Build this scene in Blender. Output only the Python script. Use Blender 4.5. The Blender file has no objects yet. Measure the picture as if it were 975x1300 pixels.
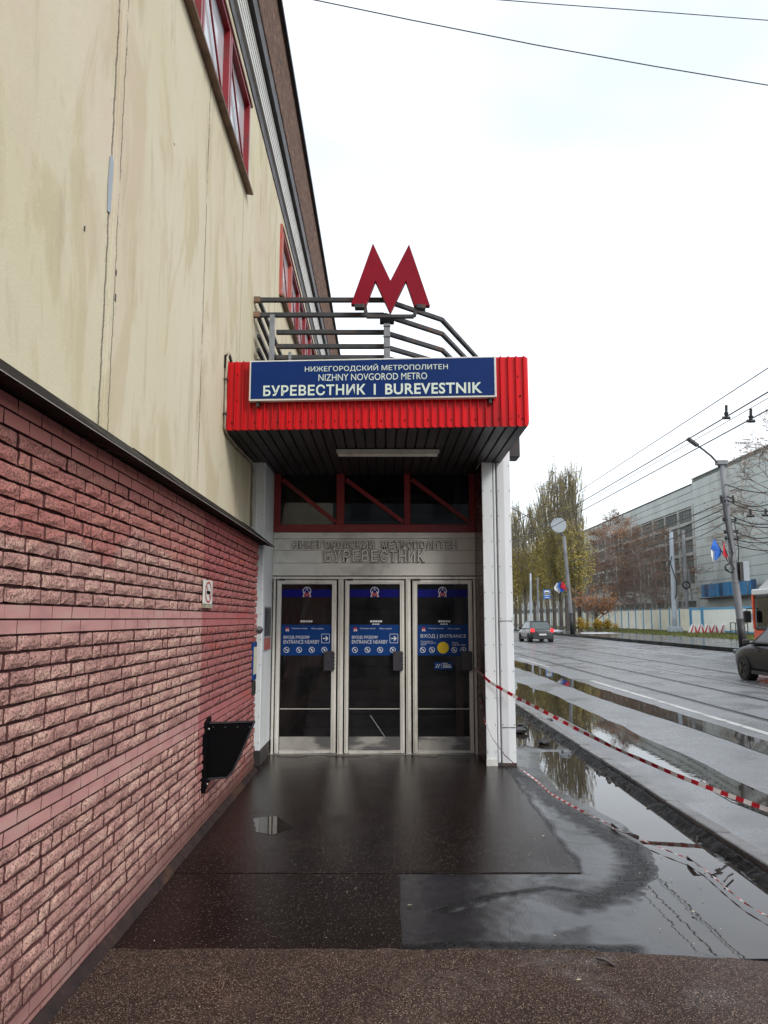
import bpy, bmesh, math, random
from mathutils import Vector, Matrix
R = math.radians
random.seed(7)
S = bpy.context.scene
COL = S.collection

# ------------------------------------------------------------ camera, sky, sun
EYE = 1.65; FPX = 980.0; TILT = math.atan(135/980)
cd = bpy.data.cameras.new('camera'); cam = bpy.data.objects.new('camera', cd); COL.objects.link(cam)
cam.location = (0, 0, EYE); cam.rotation_euler = (R(90)+TILT, 0, 0)
cd.sensor_fit = 'VERTICAL'; cd.sensor_height = 36; cd.lens = 36*FPX/1300
cd.clip_start = .05; cd.clip_end = 3000
S.camera = cam
w = bpy.data.worlds.new('World'); S.world = w; w.use_nodes = True
nt = w.node_tree; nt.nodes.clear()
SUN_EL, SUN_AZ = 36, 142        # azimuth clockwise from +Y (the street direction)
def build_sky():
    N = nt.nodes; L = nt.links
    out = N.new('ShaderNodeOutputWorld'); add = N.new('ShaderNodeAddShader')
    b1 = N.new('ShaderNodeBackground'); b2 = N.new('ShaderNodeBackground')
    sky = N.new('ShaderNodeTexSky'); sky.sky_type = 'NISHITA'; sky.sun_disc = False
    sky.sun_elevation = R(SUN_EL); sky.sun_rotation = R(SUN_AZ)
    b1.inputs[1].default_value = .05
    L.new(sky.outputs[0], b1.inputs[0])
    tc = N.new('ShaderNodeTexCoord'); mp = N.new('ShaderNodeMapping'); mp.inputs['Scale'].default_value = (1, 1, 2.6)
    no = N.new('ShaderNodeTexNoise'); no.inputs['Scale'].default_value = 1.7; no.inputs['Detail'].default_value = 4
    cr = N.new('ShaderNodeValToRGB')
    cr.color_ramp.elements[0].position = .38; cr.color_ramp.elements[0].color = (.62, .665, .69, 1)
    cr.color_ramp.elements[1].position = .62; cr.color_ramp.elements[1].color = (.86, .87, .87, 1)
    L.new(tc.outputs['Generated'], mp.inputs[0]); L.new(mp.outputs[0], no.inputs['Vector'])
    L.new(no.outputs[0], cr.inputs[0]); L.new(cr.outputs[0], b2.inputs[0]); b2.inputs[1].default_value = .92
    L.new(b1.outputs[0], add.inputs[0]); L.new(b2.outputs[0], add.inputs[1]); L.new(add.outputs[0], out.inputs[0])
build_sky()
sd = bpy.data.lights.new('sun', 'SUN'); sd.energy = 1.5; sd.angle = R(18); sd.color = (1, .97, .92)
sun = bpy.data.objects.new('sun', sd); COL.objects.link(sun)
sun.rotation_euler = (R(90-SUN_EL), 0, R(-SUN_AZ)+math.pi)
sun.location = (20, -10, 30)
S.view_settings.view_transform = 'Standard'; S.view_settings.look = 'None'
S.view_settings.exposure = 0.55; S.view_settings.gamma = 1

# ------------------------------------------------------------ measuring helpers (photo pixel + a known plane -> place)
def ray(x, y):
    u = x-487.5; v = 650-y
    return (u, FPX*math.cos(TILT)-v*math.sin(TILT), FPX*math.sin(TILT)+v*math.cos(TILT))
def onz(x, y, z=0.0):
    r = ray(x, y); t = (z-EYE)/r[2]; return Vector((r[0]*t, r[1]*t, z))
def ony(x, y, Y):
    r = ray(x, y); t = Y/r[1]; return Vector((r[0]*t, Y, EYE+r[2]*t))
def onx(x, y, X):
    r = ray(x, y); t = X/r[0]; return Vector((X, r[1]*t, EYE+r[2]*t))

# ------------------------------------------------------------ materials
def newmat(name):
    m = bpy.data.materials.new(name); m.use_nodes = True
    n = m.node_tree; n.nodes.clear()
    out = n.nodes.new('ShaderNodeOutputMaterial'); p = n.nodes.new('ShaderNodeBsdfPrincipled')
    n.links.new(p.outputs[0], out.inputs[0])
    return m, n, p
def rgb(c): return (c[0], c[1], c[2], 1)
class G:
    """small node-graph helper"""
    def __init__(s, n): s.n = n
    def pos(s, scale=(1, 1, 1)):
        g = s.n.nodes.new('ShaderNodeNewGeometry'); m = s.n.nodes.new('ShaderNodeMapping')
        m.inputs['Scale'].default_value = scale; s.n.links.new(g.outputs['Position'], m.inputs[0]); return m.outputs[0]
    def obj(s, scale=(1, 1, 1)):
        g = s.n.nodes.new('ShaderNodeTexCoord'); m = s.n.nodes.new('ShaderNodeMapping')
        m.inputs['Scale'].default_value = scale; s.n.links.new(g.outputs['Object'], m.inputs[0]); return m.outputs[0]
    def noise(s, vec, scale, detail=3, rough=.55, dist=0):
        t = s.n.nodes.new('ShaderNodeTexNoise'); t.inputs['Scale'].default_value = scale
        t.inputs['Detail'].default_value = detail; t.inputs['Roughness'].default_value = rough
        t.inputs['Distortion'].default_value = dist
        s.n.links.new(vec, t.inputs['Vector']); return t.outputs[0]
    def vor(s, vec, scale, feature='F1', out='Distance'):
        t = s.n.nodes.new('ShaderNodeTexVoronoi'); t.inputs['Scale'].default_value = scale; t.feature = feature
        s.n.links.new(vec, t.inputs['Vector']); return t.outputs[out]
    def ramp(s, f, stops):
        r = s.n.nodes.new('ShaderNodeValToRGB'); e = r.color_ramp.elements
        while len(e) < len(stops): e.new(.5)
        for k, (p, c) in enumerate(stops):
            e[k].position = p
            e[k].color = rgb(c) if isinstance(c, (tuple, list)) else (c, c, c, 1)
        s.n.links.new(f, r.inputs[0]); return r.outputs[0]
    def mix(s, f, a, b, mode='MIX'):
        m = s.n.nodes.new('ShaderNodeMix'); m.data_type = 'RGBA'; m.blend_type = mode
        for sock, v in ((m.inputs[0], f), (m.inputs[6], a), (m.inputs[7], b)):
            if isinstance(v, (int, float)): sock.default_value = v if sock == m.inputs[0] else (v, v, v, 1)
            elif isinstance(v, (tuple, list)): sock.default_value = rgb(v)
            else: s.n.links.new(v, sock)
        return m.outputs[2]
    def math(s, op, a, b=0, c=0):
        m = s.n.nodes.new('ShaderNodeMath'); m.operation = op
        for k, v in enumerate((a, b, c)):
            if isinstance(v, (int, float)): m.inputs[k].default_value = v
            else: s.n.links.new(v, m.inputs[k])
        return m.outputs[0]
    def sep(s, vec):
        t = s.n.nodes.new('ShaderNodeSeparateXYZ'); s.n.links.new(vec, t.inputs[0]); return t.outputs
    def bump(s, h, strength, dist=.01, prev=None):
        b = s.n.nodes.new('ShaderNodeBump'); b.inputs['Strength'].default_value = strength
        b.inputs['Distance'].default_value = dist
        s.n.links.new(h, b.inputs['Height'])
        if prev is not None: s.n.links.new(prev, b.inputs['Normal'])
        return b.outputs[0]
    def maprange(s, v, a, b, c, d):
        m = s.n.nodes.new('ShaderNodeMapRange'); m.clamp = True
        m.inputs[1].default_value = a; m.inputs[2].default_value = b; m.inputs[3].default_value = c; m.inputs[4].default_value = d
        m.interpolation_type = 'SMOOTHSTEP'
        s.n.links.new(v, m.inputs[0]); return m.outputs[0]
    def set(s, p, name, v):
        if isinstance(v, (int, float)): p.inputs[name].default_value = v
        elif isinstance(v, (tuple, list)): p.inputs[name].default_value = rgb(v)
        else: s.n.links.new(v, p.inputs[name])

def mat(name, c1, c2=None, scale=6, rough=.6, r2=None, metal=0, bump=0, bscale=60, spec=.5, stretch=(1, 1, 1), objc=False, coat=0, dirt=None, dirtamt=.5):
    m, n, p = newmat(name); g = G(n)
    vec = g.obj(stretch) if objc else g.pos(stretch)
    nz = g.noise(vec, scale, 5, .6)
    if c2 is None: c2 = tuple(c*.82 for c in c1)
    col = g.ramp(nz, [(.32, c2), (.66, c1)])
    if dirt is not None:
        d = g.noise(vec, scale*.37, 6, .7, .5)
        col = g.mix(g.maprange(d, .5, .72, 0, dirtamt), col, dirt)
    g.set(p, 'Base Color', col)
    if r2 is None: r2 = rough*.8
    g.set(p, 'Roughness', g.maprange(nz, .3, .7, rough, r2))
    p.inputs['Metallic'].default_value = metal; p.inputs['Specular IOR Level'].default_value = spec
    p.inputs['Coat Weight'].default_value = coat
    if bump:
        g.set(p, 'Normal', g.bump(g.noise(vec, bscale, 4, .6), bump, .01))
    return m

M = {}
M['red_sheet'] = mat('red_painted_sheet', (.64, .002, .008), (.54, .002, .007), 3, .42, .35, spec=.3, dirt=(.20, .012, .012), dirtamt=.7, stretch=(1, 1, .25))
M['red_letter'] = mat('red_letter_enamel', (.22, .0015, .014), (.19, .0015, .012), 5, .55, spec=.15, bump=.12, bscale=90)
M['red_frame'] = mat('dark_red_frame_paint', (.25, .010, .016), (.17, .008, .012), 9, .42, bump=.1, dirt=(.10, .04, .03), dirtamt=.4)
M['red_peel'] = mat('peeling_red_paint', (.42, .05, .04), (.30, .10, .07), 14, .6, bump=.2, dirt=(.35, .26, .2), dirtamt=.6)
M['blue_sign'] = mat('blue_sign_film', (.004, .026, .135), (.003, .022, .115), 4, .5, .4, spec=.15)
M['sticker_blue'] = mat('blue_sticker_film', (.006, .045, .19), (.005, .038, .16), 8, .5, spec=.15)
M['band_blue'] = mat('dark_blue_band_film', (.005, .006, .17), (.004, .005, .13), 8, .5, spec=.15)
M['sign_letter'] = mat('pale_green_white_letter', (.62, .70, .62), (.56, .65, .57), 5, .5)
M['white_letter'] = mat('white_print', (.70, .72, .74), (.64, .66, .68), 9, .5)
M['logo_red'] = mat('logo_red', (.45, .02, .02), (.40, .015, .02), 9, .45)
M['yellow'] = mat('yellow_sticker', (.80, .56, .005), (.72, .50, .01), 9, .5)
M['white_frame'] = mat('white_sign_frame', (.66, .66, .62), (.58, .58, .53), 9, .45, dirt=(.32, .28, .2), dirtamt=.5)
M['alu'] = mat('worn_aluminium', (.80, .78, .71), (.58, .55, .49), 7, .45, .35, metal=.25, bump=.06, bscale=40, stretch=(1, 1, .25), dirt=(.16, .12, .09), dirtamt=.7)
M['alu_dark'] = mat('scratched_steel_plate', (.46, .45, .43), (.30, .29, .28), 5, .4, .28, metal=.5, bump=.05)
M['lock'] = mat('dark_grey_lock_box', (.06, .058, .065), (.04, .038, .044), 18, .45, metal=.3, bump=.1)
M['white_metal'] = mat('white_painted_metal', (.70, .72, .735), (.60, .625, .645), 2.2, .42, .34, bump=.05, bscale=14, stretch=(1, 1, .22), dirt=(.34, .31, .26), dirtamt=.35)
M['siding'] = mat('cream_siding', (.74, .73, .67), (.66, .65, .59), 4, .5, .4, bump=.05, bscale=30, dirt=(.22, .2, .17), dirtamt=.5)
M['letter_rim'] = mat('brown_letter_rim', (.17, .14, .105), (.10, .08, .06), 20, .8)
M['letter_metal'] = mat('dull_raised_letter_metal', (.78, .76, .70), (.66, .63, .56), 14, .5, dirt=(.16, .13, .10), dirtamt=.7)
M['soffit'] = mat('dark_soffit_sheet', (.038, .032, .034), (.024, .020, .021), 4, .5, .4, spec=.3, stretch=(1, .2, 1))
M['tube'] = mat('unlit_tube_fixture', (.50, .50, .47), (.38, .38, .35), 9, .5)
M['rail'] = mat('rusty_grey_rail_paint', (.06, .06, .064), (.04, .04, .043), 8, .6, spec=.2, bump=.25, bscale=60, dirt=(.13, .06, .03), dirtamt=.9)
M['rail_light'] = mat('grey_post_paint', (.22, .235, .25), (.16, .17, .185), 8, .5, bump=.2, dirt=(.12, .07, .04), dirtamt=.5)
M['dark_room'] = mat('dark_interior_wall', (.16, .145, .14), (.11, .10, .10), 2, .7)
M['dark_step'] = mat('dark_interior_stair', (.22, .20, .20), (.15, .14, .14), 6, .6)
M['post_tan'] = mat('tan_interior_post', (.48, .33, .22), (.42, .28, .18), 5, .6)
M['marble'] = mat('brown_stone_lining', (.055, .022, .020), (.03, .014, .013), 6, .3, .2, dirt=(.09, .05, .04), dirtamt=.5)
M['black_metal'] = mat('black_sheet_metal', (.003, .003, .004), (.002, .002, .0025), 6, .6, .5, spec=.1)
M['conduit'] = mat('beige_conduit', (.42, .36, .26), (.22, .18, .13), 8, .6, dirt=(.08, .07, .06), dirtamt=.7)
M['trim_copper'] = mat('weathered_copper_trim', (.22, .12, .075), (.13, .075, .05), 6, .6, dirt=(.05, .035, .03), dirtamt=.7)
M['gutter'] = mat('ribbed_light_gutter_metal', (.60, .58, .52), (.5, .48, .43), 4, .4, metal=.2, dirt=(.2, .17, .13), dirtamt=.4)
M['dark_trim'] = mat('dark_roof_trim', (.035, .028, .028), (.02, .017, .018), 5, .6)
M['kerb_dark'] = mat('black_wet_kerb', (.016, .015, .015), (.008, .008, .008), 1.5, .7, spec=.1, bump=.3, bscale=6)
M['plinth'] = mat('dirty_dark_plinth', (.035, .020, .018), (.016, .010, .010), 7, .75, bump=.8, bscale=50, spec=.25, dirt=(.10, .045, .02), dirtamt=.7)
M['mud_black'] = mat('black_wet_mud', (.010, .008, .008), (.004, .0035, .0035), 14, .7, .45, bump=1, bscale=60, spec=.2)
M['kerb'] = mat('wet_kerb_concrete', (.17, .165, .165), (.10, .095, .098), 5, .35, .18, bump=.4, bscale=30, dirt=(.035, .03, .03), dirtamt=.9)
M['steel_rail'] = mat('wet_tram_rail', (.06, .058, .06), (.03, .028, .03), 4, .25, .15, metal=.6)
M['rail_bed'] = mat('dark_rail_groove', (.015, .015, .016), (.01, .01, .01), 5, .4)
M['road_line'] = mat('worn_white_road_paint', (.52, .52, .50), (.36, .36, .35), 6, .4, .3, dirt=(.10, .10, .10), dirtamt=.95)
M['tape_red'] = mat('red_tape', (.50, .015, .03), (.40, .012, .025), 9, .35)
M['tape_white'] = mat('white_tape', (.72, .68, .66), (.62, .58, .56), 9, .35)
M['twist'] = mat('wet_dark_tape', (.08, .06, .06), (.03, .02, .02), 9, .3)
M['concrete'] = mat('grey_concrete_pole', (.20, .205, .215), (.14, .145, .155), 1.2, .7, bump=.2, dirt=(.10, .1, .1), dirtamt=.5)
M['pole_tar'] = mat('dark_pole_base', (.018, .017, .018), (.012, .011, .012), 3, .6)
M['pole_light'] = mat('galvanised_pole', (.38, .42, .47), (.32, .36, .41), 1.2, .5, metal=.2)
M['wire'] = mat('black_wire', (.02, .02, .022), (.015, .015, .016), 2, .6)
M['insul'] = mat('black_insulator', (.012, .012, .012), (.01, .01, .01), 2, .5)
M['lamp_grey'] = mat('dark_lamp_head', (.06, .062, .065), (.045, .045, .048), 4, .5)
M['box_grey'] = mat('grey_utility_box', (.30, .33, .37), (.25, .28, .31), 1, .5)
M['disc'] = mat('pale_grey_disc', (.30, .33, .36), (.25, .28, .31), .8, .5)
M['flag_white'] = mat('white_flag_cloth', (.74, .76, .80), (.66, .68, .72), 2, .8)
M['flag_blue'] = mat('blue_flag_cloth', (.02, .14, .55), (.02, .11, .46), 2, .8)
M['flag_red'] = mat('red_flag_cloth', (.50, .01, .03), (.40, .01, .02), 2, .8)
M['sign_bluew'] = mat('blue_stop_sign_face', (.02, .14, .45), (.02, .12, .40), 3, .4)
M['fence_cream'] = mat('cream_concrete_fence', (.74, .70, .58), (.66, .62, .51), .8, .8, dirt=(.36, .33, .26), dirtamt=.5)
M['fence_white'] = mat('white_concrete_fence', (.78, .78, .72), (.72, .72, .66), .8, .8)
M['fence_blue'] = mat('pale_blue_fence_paint', (.10, .34, .56), (.09, .29, .48), 2, .7)
M['fac_panel'] = mat('pale_green_factory_panel', (.54, .57, .545), (.45, .485, .46), .16, .8, bump=.1, bscale=2, stretch=(1, 1, .5), dirt=(.24, .24, .19), dirtamt=.7)
M['fac_joint'] = mat('dark_factory_joint', (.16, .18, .16), (.12, .13, .12), .4, .9)
M['fac_frame'] = mat('dirty_factory_window_frame', (.46, .46, .42), (.36, .36, .33), .7, .8)
M['fac_bar'] = mat('dark_glazing_bar', (.12, .12, .115), (.09, .09, .085), .9, .8)
M['fac_glass'] = mat('dusty_factory_glass', (.042, .048, .055), (.025, .03, .034), .9, .25, .2)
M['awning'] = mat('blue_corrugated_awning', (.06, .26, .50), (.04, .17, .36), 2.2, .6, stretch=(1, 1, .1))
M['awning_dark'] = mat('dark_blue_corrugated_sheet', (.02, .09, .20), (.015, .06, .14), 2.2, .6, stretch=(1, 1, .1))
M['car_grey'] = mat('dark_grey_car_paint', (.04, .047, .052), (.035, .041, .046), 1.2, .35, .3, spec=.4, coat=.3, objc=True)
M['car_black'] = mat('black_car_paint', (.005, .004, .006), (.004, .0035, .005), 1.2, .35, .3, spec=.18, coat=0, objc=True)
M['car_glass'] = mat('tinted_car_glass', (.02, .024, .026), (.016, .02, .022), 1, .06, .05, objc=True)
M['car_glass_clear'] = mat('pale_car_glass', (.10, .12, .125), (.07, .09, .09), 1, .08, .05, objc=True)
M['tyre'] = mat('black_tyre', (.014, .014, .014), (.01, .01, .01), 10, .8, objc=True)
M['rim'] = mat('dull_wheel_rim', (.05, .05, .052), (.035, .035, .037), 10, .4, metal=.6, objc=True)
M['plastic'] = mat('black_plastic', (.02, .02, .021), (.014, .014, .015), 6, .6, objc=True)
M['plate'] = mat('number_plate', (.62, .62, .62), (.5, .5, .5), 20, .5, objc=True)
M['bus_white'] = mat('white_bus_paint', (.72, .73, .74), (.64, .65, .66), 1.5, .3, objc=True)
M['bus_red'] = mat('orange_red_bus_paint', (.80, .075, .018), (.72, .06, .016), 1.5, .3, objc=True)
M['snow'] = mat('old_snow', (.72, .75, .80), (.60, .63, .68), 1.5, .7, bump=.3, bscale=8)
M['cream_paper'] = mat('cream_notice', (.60, .58, .45), (.50, .48, .36), 20, .6)
M['barrier_white'] = mat('barrier_white', (.70, .68, .66), (.6, .58, .56), 2, .6)
M['mud'] = mat('wet_mud_patch', (.07, .045, .034), (.045, .03, .024), 12, .45, .3, bump=.3)
M['trunk'] = mat('dark_bark', (.10, .085, .075), (.06, .05, .045), 1.6, .9, bump=.5, bscale=8)
M['birch'] = mat('pale_birch_bark', (.42, .41, .38), (.20, .19, .18), 1.1, .8, stretch=(1, 1, .5))
M['twig'] = mat('brown_twigs', (.27, .18, .14), (.17, .12, .10), .5, .9)
M['twig_grey'] = mat('grey_brown_twigs', (.24, .205, .18), (.16, .135, .12), .5, .9)
M['poplar_twig'] = mat('poplar_twigs', (.22, .19, .12), (.14, .12, .08), .5, .9)
M['emis'] = None
def emitmat(name, c, s):
    m, n, p = newmat(name)
    p.inputs['Base Color'].default_value = rgb(c); p.inputs['Emission Color'].default_value = rgb(c); p.inputs['Emission Strength'].default_value = s
    p.inputs['Roughness'].default_value = .3
    return m
M['tail'] = emitmat('lit_tail_light', (.9, .02, .03), .9)
del M['emis']

def kickmat():
    m, n, p = newmat('scuffed_kick_plate'); g = G(n); v = g.pos()
    base = g.ramp(g.noise(v, 5, 5), [(.3, (.40, .38, .34)), (.7, (.55, .53, .48))])
    wear = g.noise(g.pos((1.0, 1, 3.5)), 1.9, 3, .5)
    base = g.mix(g.maprange(wear, .42, .56, .85, 0), base, (.10, .10, .105))
    base = g.mix(g.maprange(g.noise(v, 40, 4, .8), .58, .66, 0, .6), base, (.12, .07, .04))
    g.set(p, 'Base Color', base); p.inputs['Roughness'].default_value = .38; p.inputs['Metallic'].default_value = .45
    return m
M['kick'] = kickmat()
M['window_sky_tint'] = mat('glass_painted_sky_white', (.56, .57, .60), (.46, .47, .50), 1.2, .12, .08)  # opaque pale colour imitates the white sky mirrored in the panes
def glassmat(name, tint, rough=.02, ior=1.5, dust=.0):
    m = bpy.data.materials.new(name); m.use_nodes = True; n = m.node_tree; n.nodes.clear(); g = G(n)
    out = n.nodes.new('ShaderNodeOutputMaterial'); mx = n.nodes.new('ShaderNodeMixShader'); fr = n.nodes.new('ShaderNodeFresnel')
    tr = n.nodes.new('ShaderNodeBsdfTransparent'); gl = n.nodes.new('ShaderNodeBsdfGlossy'); fr.inputs[0].default_value = ior
    tr.inputs[0].default_value = rgb(tint); gl.inputs['Roughness'].default_value = rough
    n.links.new(fr.outputs[0], mx.inputs[0]); n.links.new(tr.outputs[0], mx.inputs[1]); n.links.new(gl.outputs[0], mx.inputs[2])
    last = mx.outputs[0]
    if dust:
        df = n.nodes.new('ShaderNodeBsdfDiffuse'); df.inputs[0].default_value = (.3, .29, .28, 1)
        m2 = n.nodes.new('ShaderNodeMixShader')
        v = g.pos((1, 1, .5)); d = g.maprange(g.noise(v, 3, 6, .7), .35, .8, dust*.25, dust)
        n.links.new(d, m2.inputs[0]); n.links.new(last, m2.inputs[1]); n.links.new(df.outputs[0], m2.inputs[2]); last = m2.outputs[0]
    n.links.new(last, out.inputs[0]); return m
M['door_glass'] = glassmat('dusty_door_glass', (.68, .68, .70), .04, 1.4, .055)
M['window_glass'] = glassmat('window_glass', (.45, .47, .5), .02, 1.55, .02)

def stucco():
    m, n, p = newmat('pale_yellow_stucco'); g = G(n)
    v = g.pos(); vs = g.pos((1, 1, .38))
    base = g.ramp(g.noise(v, .55, 4), [(.35, (.57, .515, .36)), (.62, (.61, .545, .41))])
    # streaky ochre and pinkish stains
    base = g.mix(g.maprange(g.noise(vs, 1.9, 7, .62, .6), .49, .60, 0, .5), base, (.45, .37, .225))
    base = g.mix(g.maprange(g.noise(g.pos((1, 1, .6)), .8, 5, .6, .3), .48, .64, 0, .42), base, (.58, .45, .35))
    base = g.mix(g.maprange(g.noise(g.pos((1, 1, .16)), 5, 5, .6, .5), .56, .70, 0, .42), base, (.37, .32, .21))
    # grey scuffs and pits
    base = g.mix(g.maprange(g.noise(v, 42, 5, .8), .60, .72, 0, .5), base, (.36, .32, .23))
    base = g.mix(g.maprange(g.noise(g.pos((1, 1, .35)), 3.2, 8, .8, 1.2), .66, .70, 0, .4), base, (.34, .33, .30))
    # hairline cracks: lines that wander about the panel seams
    px, py, pz = g.sep(v)
    wob = g.math('MULTIPLY', g.math('SUBTRACT', g.noise(g.pos((0, 0, 1)), 3.4, 7, .75), .5), .10)
    for y0, wd in ((4.16, .0075), (4.30, .0045), (6.43, .0075), (1.9, .004), (8.12, .004), (10.6, .004)):
        d = g.math('ABSOLUTE', g.math('ADD', g.math('SUBTRACT', py, y0), wob))
        gate = g.maprange(g.noise(g.pos((0, 1, 1)), 1.3+y0*.07, 5, .8), .40, .50, .12, 1)
        line = g.math('MULTIPLY', g.maprange(d, wd, wd*2.2, 1, 0), gate)
        base = g.mix(g.math('MULTIPLY', g.math('MULTIPLY', g.maprange(d, .01, .10, 1, 0), g.maprange(g.noise(v, 16, 6, .8), .55, .62, 0, .5)), 1), base, (.36, .31, .22))
        base = g.mix(g.math('MULTIPLY', line, .8), base, (.10, .08, .055))
    g.set(p, 'Base Color', base); p.inputs['Roughness'].default_value = .92; p.inputs['Specular IOR Level'].default_value = .2
    b = g.bump(g.noise(v, 70, 5, .7), .35, .006); b = g.bump(g.noise(v, 4, 4), .25, .02, b)
    g.set(p, 'Normal', b); return m
M['stucco'] = stucco()

def brickmat(name, rough_face):
    m, n, p = newmat(name); g = G(n); v = g.pos(); px, py, pz = g.sep(v)
    vb = g.pos((1, 4.2, 15))
    var = g.noise(vb, 1.0, 1, .4)
    if rough_face: base = g.ramp(var, [(.36, (.40, .215, .185)), (.5, (.52, .285, .245)), (.64, (.60, .37, .30))])
    else: base = g.ramp(var, [(.3, (.38, .19, .18)), (.5, (.45, .23, .21)), (.7, (.44, .26, .23))])
    # two coats of old red paint: one high on the near wall, one beside the entrance
    hi = g.maprange(g.math('ADD', pz, g.math('MULTIPLY', g.noise(g.pos((1, .6, 1)), 1.6, 2), .9)), 2.42, 2.50, 0, .66)
    base = g.mix(hi, base, (.43, .125, .105))
    near = g.math('ADD', py, g.math('MULTIPLY', g.noise(g.pos((0, 1, 2.6)), 5, 2), .12))
    far = g.math('MULTIPLY', g.maprange(near, 6.12, 6.17, 0, .72), g.maprange(pz, .35, .5, .35, 1))
    base = g.mix(far, base, (.33, .075, .085))
    ora = g.math('MULTIPLY', g.maprange(g.noise(g.pos((1, 1.2, 5)), 1.5, 2), .56, .64, 0, .55), g.maprange(py, 5.8, 6.6, 0, 1))
    base = g.mix(ora, base, (.42, .085, .06))
    # rusty and sooty wash near the pavement
    low = g.math('MULTIPLY', g.maprange(g.math('ADD', pz, g.math('MULTIPLY', g.noise(v, 2.2, 5, .7), -.35)), -.12, .16, 1, 0), g.maprange(py, 3.5, 7, .45, .95))
    base = g.mix(low, base, (.10, .045, .035))
    if rough_face:
        pits = g.noise(v, 95, 4, .7); blot = g.noise(v, 38, 3, .7)
        base = g.mix(g.maprange(pits, .50, .62, 0, .85), base, (.075, .03, .025))
        base = g.mix(g.maprange(blot, .54, .66, 0, .55), base, (.12, .06, .05))
        base = g.mix(g.maprange(g.noise(v, 140, 2, .6), .62, .72, 0, .5), base, (.56, .42, .36))
        b = g.bump(pits, 1, .008); b = g.bump(blot, .9, .016, b)
    else:
        base = g.mix(g.maprange(g.noise(v, 26, 5, .75), .6, .72, 0, .5), base, (.22, .12, .10))
        b = g.bump(g.noise(v, 120, 3), .25, .003)
    g.set(p, 'Base Color', base); g.set(p, 'Normal', b); p.inputs['Roughness'].default_value = .82; p.inputs['Specular IOR Level'].default_value = .25
    return m
M['brick_rough'] = brickmat('split_face_brick', True); M['brick_smooth'] = brickmat('smooth_brick', False)
M['mortar'] = mat('dark_red_mortar', (.145, .052, .048), (.08, .03, .028), 20, .9, bump=.5)

def copingmat():
    m, n, p = newmat('mottled_dark_coping'); g = G(n)
    v = g.pos((1, 1.6, 1.6)); base = g.ramp(g.noise(v, 1.5, 4), [(.35, (.010, .007, .007)), (.65, (.020, .015, .013))])
    drip = g.maprange(g.noise(g.pos((.5, 7, .5)), 3.4, 3, .7, .3), .53, .60, 0, .85)
    patch = g.maprange(g.noise(g.pos((1, 1, 1)), 2.1, 2), .42, .55, 0, 1)
    base = g.mix(g.math('MULTIPLY', drip, patch), base, (.10, .10, .08))
    g.set(p, 'Base Color', base); p.inputs['Roughness'].default_value = .85; p.inputs['Specular IOR Level'].default_value = .12
    g.set(p, 'Normal', g.bump(g.noise(v, 30, 4), .3, .01)); return m
M['coping'] = copingmat()

def pebble():
    m, n, p = newmat('brown_pebble_dash'); g = G(n); v = g.pos((1, .5, 1))
    c = g.ramp(g.noise(v, 16, 5, .8), [(.36, (.04, .02, .014)), (.5, (.13, .065, .04)), (.68, (.26, .155, .10))])
    g.set(p, 'Base Color', c); p.inputs['Roughness'].default_value = .9
    g.set(p, 'Normal', g.bump(g.noise(v, 22, 4, .8), 1, .04)); return m
M['pebble'] = pebble()

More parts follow.
